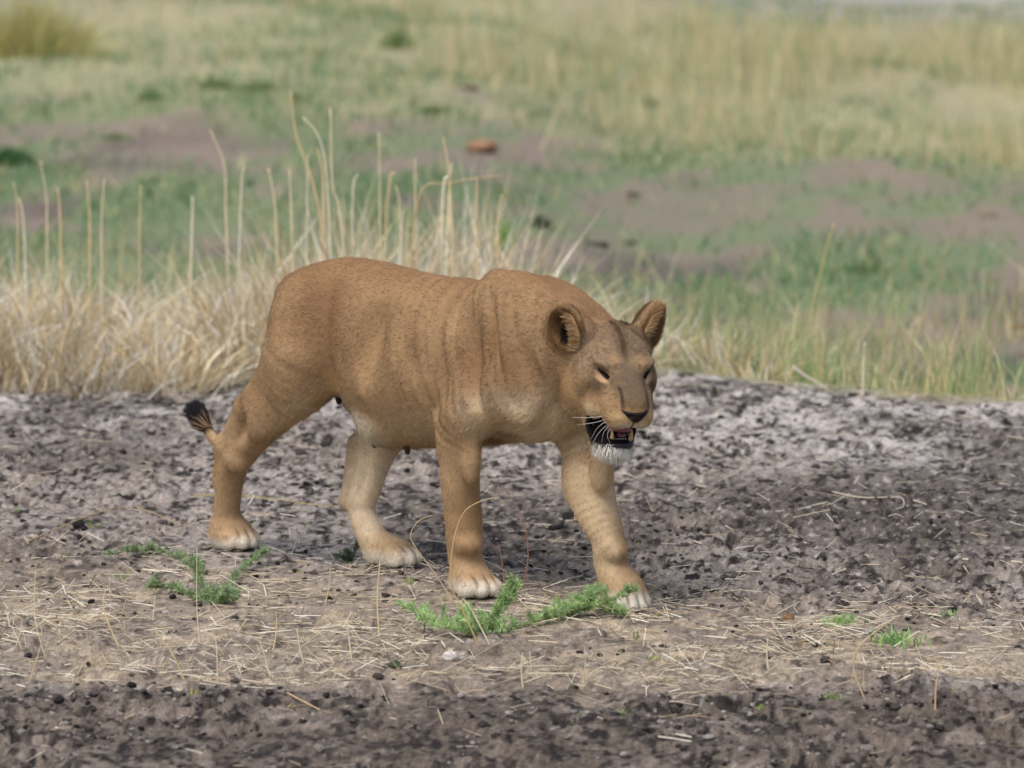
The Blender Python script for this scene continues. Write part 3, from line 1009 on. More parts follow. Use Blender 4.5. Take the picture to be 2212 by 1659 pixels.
FUR_N = globals().get('FUR_N', 430000)
def head_bias(v):
    h = (v - H0)
    return 1 + 3.5 * (1 - sstep(.2, .32, np.sqrt((h ** 2).sum(1))))
P, n = surf_samples(BV, BQ, BN, FUR_N, head_bias)
mouth = np.minimum.reduce([c.fn(P.astype(np.float32)) for c in CUT])
hh = (P - H0) @ HROT.T
ok = mouth + .006 * sstep(-.138, -.122, ((P - H0) @ HROT.T)[:, 2]) > .009
for s, e in zip((-1, 1), EYE):
    q = (hh - np.array(e)) @ (rx(s * R(26)) @ rz(s * R(35))).T
    ok &= ~((np.sqrt((q[:, 1] / .026) ** 2 + (q[:, 2] / .008) ** 2) < 1) & (hh[:, 0] > -.02))
ok &= ~((n[:, 2] < -.6) & (P[:, 2] < .03))
P, n = P[ok], n[ok]
c = coat(P, n) * ((1 + rng.uniform(-.24, .28, len(P)) * (1 + .7 * (1 - sstep(.2, .28, np.linalg.norm(P - H0, axis=1))))) * (1 + .16 * (vnoise3(P * np.array([60, 110, 110]), 88) - .5)))[:, None]
pts, r, c = grow(P, n, fur_length(P, n), c)
fur = hair_object('fur', pts, r, c, FUR, body)
fur['kind'] = 'stuff'
def pick_fur(m_):
    c_ = np.array([lin(196, 160, 112), lin(176, 134, 84), lin(214, 190, 152)])[rng.integers(0, 3, m_)]
    return c_ * rng.uniform(.8, 1.15, (m_, 1))
# beard on the chin
cb_, cn_ = surf_samples(BV, BQ, BN, 2600, lambda v: blob((v - H0) @ HROT.T, np.array([.035, -.012, -.225]), (.075, .056, .042), .25))
kk = np.minimum.reduce([c_.fn(cb_.astype(np.float32)) for c_ in CUT]) > .010
cb_, cn_ = cb_[kk], cn_[kk]; m_ = len(cb_)
dr = cn_ * .75 + np.array([.35, 0, -1.0]) @ HROT * .9 + rng.normal(0, .28, (m_, 3)) + (vnoise3(cb_ * 120, 95) - .5)[:, None] * (np.array([0, 1.0, 0]) @ HROT)
dr /= np.linalg.norm(dr, axis=1)[:, None]
ln = rng.uniform(.008, .026, m_)[:, None]
t4 = np.linspace(0, 1, 4)
cpts = cb_[:, None] + (dr * ln)[:, None] * t4[None, :, None] - np.array([0, 0, .008]) * (t4 ** 2)[None, :, None]
w = (cpts.reshape(-1, 3) @ BODY - LO).reshape(m_, 4, 3)
beard = hair_object('chin_beard', w, np.full((m_, 1), .0007) * np.array([[1, .9, .7, .2]]), np.array([lin(240, 236, 228)]) * rng.uniform(.75, 1.05, (m_, 1)), FUR, lioness)
beard['kind'] = 'stuff'; beard['label'] = 'short white beard on the chin'
# tuft of the tail
tn = 4200
tb = S(438, 902, 0)
base = np.stack([S(450, 925, 0), S(444, 914, 0), S(438, 903, 0), S(430, 893, 0)])
ti = rng.random(tn) * 2.9; i0 = ti.astype(int); fr = (ti - i0)[:, None]
root = base[i0] * (1 - fr) + base[np.minimum(i0 + 1, 3)] * fr
tipdir = S(402, 876, 0) - S(445, 915, 0); tipdir /= np.linalg.norm(tipdir)
rd = rng.normal(0, 1, (tn, 3)); rd /= np.linalg.norm(rd, axis=1)[:, None]
root = root + rd * .013
ln = rng.uniform(.024, .046, tn)[:, None]
dirs = tipdir + rd * rng.uniform(.15, .75, tn)[:, None]; dirs /= np.linalg.norm(dirs, axis=1)[:, None]
t4 = np.linspace(0, 1, 4)
pts = root[:, None] + (ln * dirs)[:, None] * t4[None, :, None] + (tipdir * .012)[None, None] * (t4 ** 2)[None, :, None]
tc = np.where((ti < .7)[:, None] & (rng.random(tn) < .55)[:, None], lin(150, 122, 92), lin(27, 25, 30)) * rng.uniform(.6, 1.5, tn)[:, None]
w = (pts.reshape(-1, 3) @ BODY - LO).reshape(tn, 4, 3)
tuft = hair_object('tail_tuft', w, np.full((tn, 1), .0009) * np.array([[1, .9, .7, .25]]), tc, FUR, lioness)
tuft['label'] = 'black tuft of hair at the tip of the tail'

# long pale hair across the mouths of the ears
for e, s in zip(EARS, (-1, 1)):
    m_ = 900
    side = -s * 1.0                                      # medial edge of each ear
    e4 = e[4] if (e[4] @ np.array([0, 1.0, 0])) * -s > 0 else -e[4]
    xx = rng.uniform(-.065, .045, m_)
    h_ = e[2][None] * rng.uniform(.010, .028, m_)[:, None] + e[3][None] * xx[:, None] + e4[None] * (.046 * np.sqrt(np.clip(1 - (xx / .085) ** 2, 0, 1)))[:, None]
    root = e[1] + h_ @ HROT
    dr = -e4[None] * rng.uniform(.5, 1.0, m_)[:, None] + e[3][None] * rng.uniform(.1, 1.1, m_)[:, None] + e[2][None] * rng.uniform(.1, .5, m_)[:, None]
    dr /= np.linalg.norm(dr, axis=1)[:, None]
    ln = rng.uniform(.014, .040, m_)[:, None]
    pts = root[:, None] + ((dr @ HROT) * ln)[:, None] * t4[None, :, None]
    w = (pts.reshape(-1, 3) @ BODY - LO).reshape(m_, 4, 3)
    eh = hair_object('ear_hair', w, np.full((m_, 1), .0006) * np.array([[1, .9, .7, .25]]), pick_fur(m_), FUR, lioness)
    eh['kind'] = 'stuff'

# ------------------------------------------------------------------ face parts
def HPx(u, v, F0):
    """point in head coordinates seen at pixel (u, v) at distance F0 along the muzzle"""
    o = (BODY @ CAM - H0) @ HROT.T
    d = HROT @ (BODY @ ray(u, v))
    t = (F0 - o[0]) / d[0]
    return o + t * d
def h2w(h): return (np.asarray(h) @ HROT + H0) @ BODY - LO

def tube_mesh(path, rad, n=8, cap=True):
    path = np.asarray(path, float); k = len(path)
    rad = np.broadcast_to(np.asarray(rad, float), (k,))
    tan = np.gradient(path, axis=0); tan /= np.linalg.norm(tan, axis=1)[:, None] + 1e-9
    ref = np.array([.13, .31, .94]) if abs(tan[0] @ np.array([.13, .31, .94])) < .9 else np.array([.9, .3, .1])
    V = []
    x = np.cross(tan[0], ref); x /= np.linalg.norm(x)
    for i in range(k):
        x = x - tan[i] * (x @ tan[i]); x /= np.linalg.norm(x) + 1e-9
        y = np.cross(tan[i], x)
        for j in range(n):
            an = 2 * math.pi * j / n
            V.append(path[i] + rad[i] * (x * math.cos(an) + y * math.sin(an)))
    Q = [(i * n + j, i * n + (j + 1) % n, (i + 1) * n + (j + 1) % n, (i + 1) * n + j) for i in range(k - 1) for j in range(n)]
    T = []
    if cap:
        V.append(path[0]); V.append(path[-1])
        T += [(k * n, (j + 1) % n, j) for j in range(n)]
        T += [(k * n + 1, (k - 1) * n + j, (k - 1) * n + (j + 1) % n) for j in range(n)]
    return np.array(V), np.array(Q), np.array(T, int).reshape(-1, 3)

def sphere_mesh(c, axes, nu=20, nv=12):
    """ellipsoid; axes = 3 row vectors"""
    V = []; Q = []
    for i in range(nv + 1):
        th = math.pi * i / nv
        for j in range(nu):
            ph = 2 * math.pi * j / nu
            q = np.array([math.sin(th) * math.cos(ph), math.sin(th) * math.sin(ph), math.cos(th)])
            V.append(c + q @ axes)
    for i in range(nv):
        for j in range(nu):
            Q.append((i * nu + j, (i + 1) * nu + j, (i + 1) * nu + (j + 1) % nu, i * nu + (j + 1) % nu))
    return np.array(V), np.array(Q)

eye_m = plain_material('eye_dark', (.012, .009, .007), rough=.12, spec=.5, var=.1, coat=.3)
for s, e in zip((-1, 1), EYE):
    V, Q = sphere_mesh(np.array(e) + np.array([-.012, 0, 0]), np.diag([.018, .019, .014]))
    mesh_np('eye', h2w(V), quads=Q, mat=eye_m, parent=lioness)

# nose leather: a shaped patch wrapped on the front of the muzzle
def wrap(l, u, off):
    q = np.stack([np.full(len(l), .21), l, u], 1)
    for _ in range(60):
        f = field(q @ HROT + H0, 4000)
        q[:, 0] -= np.clip(f, -.01, .01) * .7
    q[:, 0] += off
    return q
nu_, nv_ = 25, 15
NX, NY = -.004, -.069
us = np.linspace(-1, 1, nu_); vs = np.linspace(0, 1, nv_)
LL, UU = [], []
for v in vs:
    half = .041 * (1 - v) ** .8 + .0030
    for x in us:
        droop = .010 * abs(x) ** 3 * (1 - v)
        LL.append(NX + x * half); UU.append(NY - v * .033 + .004 * abs(x) ** 2 * (v < 1) - droop * 0)
w1 = wrap(np.array(LL), np.array(UU), .0075)
edge = np.zeros((nv_, nu_)); edge[0, :] = edge[-1, :] = 1; edge[:, 0] = edge[:, -1] = 1
w1[:, 0] -= .012 * edge.ravel()
# nostril hollows
for s in (-1, 1):
    d = np.sqrt(((w1[:, 1] - NX - s * .018) / .012) ** 2 + ((w1[:, 2] - NY + .011) / .007) ** 2)
    w1[:, 0] -= .005 * (1 - sstep(.3, 1.1, d))
Q = [(i * nu_ + j, i * nu_ + j + 1, (i + 1) * nu_ + j + 1, (i + 1) * nu_ + j) for i in range(nv_ - 1) for j in range(nu_ - 1)]
nose_m = plain_material('nose_leather', (.016, .011, .010), rough=.6, spec=.2, var=.25, scale=150)
nose = mesh_np('nose', h2w(w1), quads=np.array(Q)[:, ::-1], mat=nose_m, parent=lioness)
nose['label'] = 'dark brown nose leather'

lip_m = plain_material('black_lip', (.007, .008, .012), rough=.22, spec=.5, var=.2, coat=.4)
lp = [HPx(1281, 912, -.018), HPx(1281, 930, -.010), HPx(1287, 948, .010), HPx(1298, 960, .042), HPx(1315, 963, .072), HPx(1338, 962, .082), HPx(1358, 963, .076), HPx(1365, 950, .050)]
def resample(P_, k):
    P_ = np.asarray(P_, float); t = np.linspace(0, len(P_) - 1, k); i = np.minimum(t.astype(int), len(P_) - 2); f = (t - i)[:, None]
    p0, p1, p2, p3 = P_[np.maximum(i - 1, 0)], P_[i], P_[i + 1], P_[np.minimum(i + 2, len(P_) - 1)]
    return .5 * (2 * p1 + (p2 - p0) * f + (2 * p0 - 5 * p1 + 4 * p2 - p3) * f ** 2 + (3 * p1 - p0 - 3 * p2 + p3) * f ** 3)
V, Q, T = tube_mesh(resample(lp, 28), .0075 + .002 * np.sin(np.linspace(0, 9, 28)), 10)
mesh_np('lower_lip', h2w(V), quads=Q, tris=T, mat=lip_m, parent=lioness)

pink = plain_material('tongue_pink', (.30, .115, .125), rough=.35, spec=.45, var=.12, scale=90, coat=.2)
tp_ = [HPx(1330, 935, -.03), HPx(1340, 938, .005), HPx(1342, 942, .035), HPx(1343, 948, .055)]
V, Q, T = tube_mesh(resample(tp_, 14), .022 * np.sqrt(np.clip(1 - (np.linspace(0, 1, 14) - .1) ** 4 * 1.3, .05, 1)), 14)
V = (V - V.mean(0)) * np.array([1, 1.15, .75]) + V.mean(0)
mesh_np('tongue', h2w(V), quads=Q, tris=T, mat=pink, parent=lioness)
pal = [HPx(1312, 924, .045), HPx(1338, 926, .060), HPx(1360, 927, .055)]
V, Q, T = tube_mesh(resample(pal, 10), .009, 10)
mesh_np('gum', h2w(V), quads=Q, tris=T, mat=pink, parent=lioness)
tooth_m = plain_material('tooth_ivory', (.62, .42, .20), rough=.3, spec=.5, var=.1, scale=120)
inc_m = plain_material('incisor', (.66, .58, .46), rough=.35, spec=.5, var=.06)
for (u, v, du) in ((1321, 950, 1), (1360, 951, 5)):
    b0 = HPx(u, v + 2, .058); t0 = HPx(u + du, v - 23, .060)
    mid_ = (b0 + t0) / 2 + np.array([.004, 0, 0])
    V, Q, T = tube_mesh(resample([b0, mid_, t0], 9), np.linspace(1, 0, 9) ** .7 * .0078 + .0006, 10)
    mesh_np('canine_tooth', h2w(V), quads=Q, tris=T, mat=tooth_m, parent=lioness)
for k in range(6):
    u = 1328.5 + k * 4.6
    b0 = HPx(u, 955, .062); t0 = HPx(u, 947, .063)
    V, Q, T = tube_mesh(resample([b0, (b0 + t0) / 2, t0], 5), np.array([.0028, .003, .003, .0026, .0012]), 8)
    mesh_np('incisor', h2w(V), quads=Q, tris=T, mat=inc_m, parent=lioness)
# whiskers
wm = plain_material('whisker_white', (.78, .76, .72), rough=.4, var=.04)
for (pa, pb, pc, F0, F1) in (((1308, 905), (1288, 912), (1247, 918), .09, .04), ((1306, 912), (1290, 925), (1277, 948), .09, .05), ((1312, 917), (1290, 940), (1268, 985), .09, .06),
                             ((1315, 919), (1304, 935), (1300, 955), .10, .08), ((1320, 921), (1312, 938), (1318, 958), .10, .09), ((1326, 922), (1314, 935), (1312, 948), .10, .09),
                             ((1308, 898), (1280, 902), (1236, 902), .085, .02), ((1394, 905), (1410, 912), (1425, 940), .09, .04), ((1395, 912), (1404, 925), (1408, 950), .09, .05),
                             ((1392, 917), (1398, 930), (1397, 950), .09, .07)):
    P3 = [HPx(*pa, F0), HPx(*pb, (F0 + F1) / 2), HPx(*pc, F1)]
    V, Q, T = tube_mesh(resample(P3, 12), np.linspace(.0009, .0003, 12), 4, cap=False)
    mesh_np('whisker', h2w(V), quads=Q, mat=wm, parent=lioness)
# nipples on the belly
nip = plain_material('nipple_dark', (.045, .03, .026), rough=.5, var=.15)
for (u, v, l) in ((731, 866, -.04), (808, 960, -.07), (879, 974, -.06)):
    c0 = S(u, v - 8, l); ax_ = np.array([.15, 0, -1.0])
    P3 = [c0, c0 + ax_ * .012, c0 + ax_ * .022]
    V, Q, T = tube_mesh(resample(P3, 8), np.array([.012, .011, .0095, .009, .0085, .0075, .006, .003]), 10)
    mesh_np('nipple', np.asarray(V) @ BODY - LO, quads=Q, tris=T, mat=nip, parent=lioness)
# ================================================================== grass, litter, stalks, plants, pellets
def leaf_material(name, trans=.35, rough=.7):
    m = bpy.data.materials.new(name); m.use_nodes = True
    nt = m.node_tree; b = nt.nodes['Principled BSDF']; out = nt.nodes['Material Output']
    a = nt.nodes.new('ShaderNodeAttribute'); a.attribute_name = 'Col'
    tc = nt.nodes.new('ShaderNodeTexCoord')
    n = nt.nodes.new('ShaderNodeTexNoise'); n.inputs['Scale'].default_value = 35
    nt.links.new(tc.outputs['Object'], n.inputs['Vector'])
    mr = nt.nodes.new('ShaderNodeMapRange'); mr.inputs['To Min'].default_value = .75; mr.inputs['To Max'].default_value = 1.25
    nt.links.new(n.outputs['Fac'], mr.inputs['Value'])
    vm = nt.nodes.new('ShaderNodeVectorMath'); vm.operation = 'SCALE'
    nt.links.new(a.outputs['Color'], vm.inputs[0]); nt.links.new(mr.outputs[0], vm.inputs['Scale'])
    nt.links.new(vm.outputs[0], b.inputs['Base Color'])
    b.inputs['Roughness'].default_value = rough; b.inputs['Specular IOR Level'].default_value = .2
    t = nt.nodes.new('ShaderNodeBsdfTranslucent'); nt.links.new(vm.outputs[0], t.inputs['Color'])
    mx = nt.nodes.new('ShaderNodeMixShader'); mx.inputs[0].default_value = trans
    nt.links.new(b.outputs[0], mx.inputs[1]); nt.links.new(t.outputs[0], mx.inputs[2])
    nt.links.new(mx.outputs[0], out.inputs['Surface'])
    return m
LEAF = leaf_material('grass_blade')
DRY = leaf_material('dry_straw', .2)

def pick(cols, n, jit=.15):
    c = np.array([lin(*q) for q in cols])[rng.integers(0, len(cols), n)]
    return np.clip(c * rng.uniform(1 - jit, 1 + jit, (n, 1)), 0, .95)

def blade_verts(base, ht, lean, width, bend=.5):
    """tapering bent blades: base (n,3), ht (n), lean (n,2) horizontal offset of the tip"""
    n = len(base)
    an = rng.uniform(0, 2 * np.pi, n)
    w = np.stack([np.cos(an), np.sin(an), np.zeros(n)], 1) * (width / 2)[:, None]
    L3 = np.concatenate([lean, np.zeros((n, 1))], 1)
    p0 = base; p1 = base + L3 * .32 + np.array([0, 0, 1]) * (ht * .55)[:, None]; p2 = base + L3 + np.array([0, 0, 1]) * ht[:, None]
    V = np.stack([p0 - w, p0 + w, p1 - w * .8, p1 + w * .8, p2], 1)
    return V

def blades_object(name, base, ht, lean, width, col, mat):
    V = blade_verts(base, ht, lean, width)
    n = len(V)
    o = np.arange(n)[:, None] * 5
    T = np.concatenate([o + np.array([0, 1, 2]), o + np.array([1, 3, 2]), o + np.array([2, 3, 4])])
    ob = mesh_np(name, V.reshape(-1, 3), tris=T, mat=mat, col=np.repeat(col, 5, 0), smooth=False)
    return ob

def scatter(n, x0, x1, y0, y1):
    return rng.uniform(x0, x1, n), rng.uniform(y0, y1, n)

def on_ground(x, y):
    return np.stack([x, y, height(np.asarray(x, float).copy(), np.asarray(y, float).copy())], 1)

STRAW = [(234, 220, 190), (222, 206, 170), (238, 230, 210), (204, 186, 152), (244, 240, 230), (228, 204, 156), (190, 168, 130)]

# ---- tall dry grass standing behind the lioness (uncountable: one mass)
def dry_mass():
    B, HT, LN, WD, CO = [], [], [], [], []
    def add(x, y, ht, lean, wd, col):
        B.append(on_ground(x, y) - np.array([0, 0, .01])); HT.append(ht); LN.append(lean); WD.append(wd); CO.append(col)
    nt_ = 190
    tx = rng.uniform(-2.7, .95, nt_); ty = crest_y(tx) + rng.gamma(2.0, .42, nt_) - .12
    for cx_, cy_ in zip(tx, ty):
        thin = 1 - sstep(.05, .75, cx_)
        if rng.random() > .18 + .82 * thin: continue
        hgt = .26 + .36 * float(sstep(-1.35, -.55, cx_) * (1 - sstep(-.02, .40, cx_))) + .16 * float(1 - sstep(-1.7, -1.1, cx_))
        hgt *= rng.uniform(.55, 1.15) * (.62 + .38 * float(sstep(0, .7, cy_ - crest_y(np.array([cx_]))[0])))
        n = int(rng.uniform(40, 130))
        off = rng.normal(0, rng.uniform(.05, .13), (n, 2))
        x, y = cx_ + off[:, 0], cy_ + off[:, 1] * .8
        ht = hgt * rng.beta(2.2, 1.6, n) * 1.15
        lean = off * rng.uniform(.6, 1.8) + rng.normal(0, .24, (n, 2)) * ht[:, None] + rng.normal(0, .10, 2) * hgt
        add(x, y, ht, lean, rng.gamma(4, .0018, n).clip(.003, .014), pick(STRAW, n, .30) * rng.uniform(.75, 1.08))
    # loose single blades between the tufts
    x, y = scatter(4500, -2.7, .9, 3.7, 6.2)
    k = rng.random(len(x)) < sstep(-.2, .6, y - crest_y(x) + .7 * (fbm2(x * 2.4, y * 2.4, 3, 53) - .5)) * (1 - sstep(.0, .7, x)) * (1 - sstep(5.2, 6.2, y))
    x, y = x[k], y[k]; n = len(x)
    ht = rng.uniform(.06, .36, n)
    add(x, y, ht, rng.normal(0, .5, (n, 2)) * ht[:, None], rng.uniform(.003, .006, n), pick(STRAW, n, .2))
    o = blades_object('dry_grass', np.concatenate(B), np.concatenate(HT), np.concatenate(LN), np.concatenate(WD), np.concatenate(CO), DRY)
    tag(o, 'tall straw-coloured dry grass standing in a thick clump behind the lioness', 'grass', None, 'stuff')
    # tangled fallen straw at its foot
    x, y = scatter(9000, -2.6, .8, 3.6, 5.4)
    k = rng.random(len(x)) < sstep(-.35, .35, y - crest_y(x) + .9 * (fbm2(x * 2.4, y * 2.4, 3, 54) - .5)) * (1 - sstep(.0, .6, x)) * .8
    x, y = x[k], y[k]; n = len(x)
    b = on_ground(x, y) + np.stack([np.zeros(n), np.zeros(n), rng.uniform(0, .20, n) * sstep(0, .4, y - crest_y(x))], 1)
    an = rng.uniform(0, 2 * np.pi, n); ln = rng.uniform(.06, .36, n)
    lean = np.stack([np.cos(an), np.sin(an) * .6], 1) * ln[:, None]
    o2 = blades_object('fallen_straw', b, rng.uniform(-.05, .16, n), lean, rng.gamma(4, .0016, n).clip(.003, .011), pick(STRAW, n, .25), DRY)
    tag(o2, 'tangled fallen straw at the foot of the dry grass clump', 'straw', None, 'stuff')
dry_mass()

# ---- thin yellow-green grass just beyond the crest, on the right
x, y = scatter(30000, -2.8, 3.4, 3.5, 9.0)
den = fbm2(x * 1.1, y * .7, 3, 61)
k = rng.random(len(x)) < sstep(.30, .62, den) * sstep(.0, .7, y - crest_y(x) + .7 * (fbm2(x * 3, y * 3, 3, 55) - .5)) * (.25 + .75 * sstep(-.1, .6, x)) * (1 - sstep(6.5, 9, y)) * .7
x, y = x[k], y[k]; n = len(x)
ht = rng.uniform(.08, .34, n) * (.6 + .7 * sstep(.4, .7, fbm2(x * 1.7, y * 1.2, 2, 63)))
gcol = np.where((rng.random(n) < .5)[:, None], pick([(222, 208, 158), (210, 192, 140), (230, 218, 178)], n), pick([(156, 178, 118), (142, 170, 112), (176, 186, 128)], n))
o = blades_object('crest_grass', on_ground(x, y) - np.array([0, 0, .01]), ht, rng.normal(0, .35, (n, 2)) * ht[:, None], rng.uniform(.003, .007, n), gcol, LEAF)
tag(o, 'thin yellow-green grass growing just beyond the dusty crest', 'grass', None, 'stuff')

# ---- short green turf in patches on the meadow
x, y = scatter(150000, -7.0, 7.0, 4.6, 27)
_, m1, m2 = soil_colour(x, y, x * 0)
k = rng.random(len(x)) < (.06 + .62 * sstep(.45, .57, m1)) * (.35 + .65 * sstep(.35, .6, m2)) * sstep(.2, 1.2, y - crest_y(x))
x, y = x[k], y[k]; n = len(x)
ht = rng.uniform(.03, .11, n)
gcol = np.where((rng.random(n) < .66)[:, None], pick([(122, 154, 110), (110, 144, 104), (138, 164, 120), (100, 134, 96)], n), pick([(196, 188, 146), (180, 174, 130)], n))
o = blades_object('meadow_grass', on_ground(x, y) - np.array([0, 0, .01]), ht, rng.normal(0, .6, (n, 2)) * ht[:, None], rng.uniform(.006, .016, n), gcol, LEAF)
tag(o, 'short green grass in patches across the meadow', 'grass', None, 'stuff')

# ---- tall yellow grass on the far side of the meadow
x, y = scatter(60000, -9.0, 9.5, 12.5, 27)
m2 = fbm2(x * .9, y * .5, 3, 65)
band = sstep(14.2, 17.2, y + .45 * x + (m2 - .5) * 3.5) * (1 - sstep(23.6, 25.4, y + .5 * (x - 2)))
band = band * (.10 + .90 * sstep(-1.6, .6, x + (m2 - .5) * 3))
cl = fbm2(x * 1.4, y * 1.0, 3, 67)
k = rng.random(len(x)) < band * (.12 + .6 * sstep(.40, .62, cl))
x, y = x[k], y[k]; n = len(x)
ht = rng.uniform(.12, .40, n) * (.55 + .6 * sstep(.40, .65, fbm2(x * 1.4, y * 1.0, 3, 67)))
gcol = np.where((rng.random(n) < .68)[:, None], pick([(214, 202, 156), (206, 192, 146), (224, 214, 174), (206, 188, 146)], n), pick([(168, 178, 134), (182, 186, 142)], n))
o = blades_object('tall_yellow_grass', on_ground(x, y) - np.array([0, 0, .01]), ht, rng.normal(0, .22, (n, 2)) * ht[:, None], rng.uniform(.006, .014, n), gcol, LEAF)
tag(o, 'tall yellow grass across the far side of the meadow', 'grass', None, 'stuff')

# ---- straw litter on the ground
def litter():
    x, y = scatter(95000, -3.0, 3.0, -3.0, 4.2)
    mud, straw, dust, meadow = zones(x, y)
    pat = fbm2(x * 3.3, y * 3.3, 3, 81)
    k = rng.random(len(x)) < (straw * (.08 + .42 * sstep(.42, .62, pat)) + .012 + .02 * (1 - mud))
    x, y = x[k], y[k]; n = len(x)
    an = rng.normal(-.35, 1.0, n); ln = rng.gamma(2.0, .022, n).clip(.014, .16)
    d = np.stack([np.cos(an), np.sin(an)], 1)
    c = np.stack([x, y], 1)
    p = [c - d * ln[:, None] * .5, c, c + d * ln[:, None] * .5]
    z = [height(q[:, 0].copy(), q[:, 1].copy()) for q in p]
    lift = rng.uniform(.002, .008, n)
    zm = (z[0] + z[2] + z[1] * 2) / 4 + .002; sl = np.clip((z[2] - z[0]) * .3, -.01, .01)
    sl = sl + np.where(rng.random(n) < .38, rng.uniform(-.022, .022, n), 0) * np.minimum(ln / .05, 1.2); zm = zm + np.abs(sl) * .8
    P = [np.concatenate([q, (zm + sl * g + lift * f)[:, None]], 1) for q, f, g in zip(p, (1, 1.1, 1), (-1, 0, 1))]
    wd = rng.uniform(.0006, .0018, n)
    s_ = np.stack([-d[:, 1], d[:, 0], np.zeros(n)], 1) * wd[:, None]
    up = np.array([0, 0, 1]) * wd[:, None]
    # three-sided straws
    ring = lambda q: np.stack([q - s_, q + s_, q + up * 1.2], 1)
    V = np.concatenate([ring(P[0]), ring(P[1]), ring(P[2])], 1)
    o = np.arange(n)[:, None] * 9
    Q = np.concatenate([o + np.array([a + j, a + (j + 1) % 3, a + 3 + (j + 1) % 3, a + 3 + j]) for a in (0, 3) for j in range(3)])
    col = pick([(216, 204, 178), (198, 182, 150), (232, 224, 204), (176, 158, 130), (210, 200, 178), (156, 140, 116)], n)
    ob = mesh_np('straw_litter', V.reshape(-1, 3), quads=Q, mat=DRY, col=np.repeat(col, 9, 0), smooth=False)
    tag(ob, 'short broken straw littering the dirt in front of the paws', 'straw', None, 'stuff')
litter()

# ---- crumbs of earth
ICO_V = []
g_ = (1 + 5 ** .5) / 2
for a in (-1, 1):
    for b in (-g_, g_): ICO_V += [(a, b, 0), (0, a, b), (b, 0, a)]
ICO_V = np.array(ICO_V, float); ICO_V /= np.linalg.norm(ICO_V[0])
def hull_faces(V):
    F = []
    for i in range(12):
        for j in range(i + 1, 12):
            for k in range(j + 1, 12):
                nn = np.cross(V[j] - V[i], V[k] - V[i]); d = (V - V[i]) @ nn
                if (d < 1e-6).all(): F.append((i, j, k))
                elif (d > -1e-6).all(): F.append((i, k, j))
    return np.array(F)
ICO_F = hull_faces(ICO_V)
def lumps(name, x, y, size, col, mat, flat=.7):
    n = len(x)
    b = on_ground(x, y)
    an = rng.uniform(0, 6.28, n); ca, sa = np.cos(an)[:, None], np.sin(an)[:, None]
    V = ICO_V[None] * rng.uniform(.7, 1.3, (n, 12, 1)) * size[:, None, None] * np.array([1.15, .95, flat])
    V = np.stack([V[:, :, 0] * ca - V[:, :, 1] * sa, V[:, :, 0] * sa + V[:, :, 1] * ca, V[:, :, 2]], 2) + b[:, None] + np.array([0, 0, 1]) * (size * .25)[:, None, None]
    T = (ICO_F[None] + (np.arange(n) * 12)[:, None, None]).reshape(-1, 3)
    return mesh_np(name, V.reshape(-1, 3), tris=T, mat=mat, col=np.repeat(col, 12, 0), smooth=False)
CLOD = attr_material('clod', rough=.95, spec=.1, noise=(160, .3), bump=(200, .6, .006))
x, y = scatter(80000, -3.0, 3.0, -3.0, 4.1)
mud, straw, dust, meadow = zones(x, y)
pat = fbm2(x * 2.6, y * 2.2, 3, 91)
k = rng.random(len(x)) < (.30 * sstep(.40, .62, pat) + .05) * (1 - .65 * straw) * (1 + 1.3 * mud) * (1 - .3 * dust) * (1 - meadow)
d2 = np.min([(x - p[0]) ** 2 + (y - p[1]) ** 2 for p in PAWS_W], axis=0)
k &= d2 > .09 ** 2
x, y = x[k], y[k]; n = len(x)
dark = (rng.random(n) < .6)[:, None]
ccol = np.where(dark, pick([(72, 66, 63), (88, 81, 77), (60, 55, 54)], n), pick([(134, 127, 120), (116, 109, 103), (154, 147, 141)], n))
o = lumps('earth_crumbs', x, y, rng.gamma(2.0, .0022, n).clip(.0025, .016), ccol, CLOD)
tag(o, 'loose crumbs of dark and pale earth scattered over the dirt', 'earth', None, 'stuff')

# ---- dung pellets: each its own thing
def pellet_mesh(seed):
    r_ = np.random.default_rng(seed)
    V, Q = sphere_mesh(np.zeros(3), np.eye(3), 9, 6)
    V = V * (1 + .22 * (vnoise3(V * 2.1 + seed * 7, seed) - .5) * 2)[:, None] * np.array([1.15, .95, .8])
    me = mesh_np('dung_pellet', V, quads=Q, mat=PELLET)
    return me
PELLET = plain_material('dung', (.020, .017, .016), rough=.85, spec=.15, var=.35, scale=9)
protos = [pellet_mesh(i) for i in range(5)]
used = [False] * 5
def pellet(u, v, px, label, group):
    w = at_z(u, v, 0.02)
    z = gz(w[0], w[1])
    w = at_z(u, v, z)
    i = int(rng.integers(0, 5))
    if used[i]:
        o = protos[i].copy(); COL.objects.link(o)
    else:
        o = protos[i]; used[i] = True
    r_ = px * .5 * np.linalg.norm(w - CAM) / FPX
    o.location = (w[0], w[1], gz(w[0], w[1]) + r_ * .45)
    o.scale = (r_ * rng.uniform(.9, 1.2), r_ * rng.uniform(.9, 1.2), r_ * rng.uniform(.75, 1.0))
    o.rotation_euler = (rng.uniform(-.3, .3), rng.uniform(-.3, .3), rng.uniform(0, 6.28))
    tag(o, label, 'dung', group)
G1 = ('black dung pellet lying on the straw-strewn dirt in front of the lioness', 'dung pellets on the straw-strewn dirt')
G2 = ('black dung pellet lying on the bare grey dirt beside or behind the paws', 'dung pellets on the bare grey dirt')
G3 = ('black dung pellet lying on the dark cracked mud in front of the straw', 'dung pellets on the dark mud')
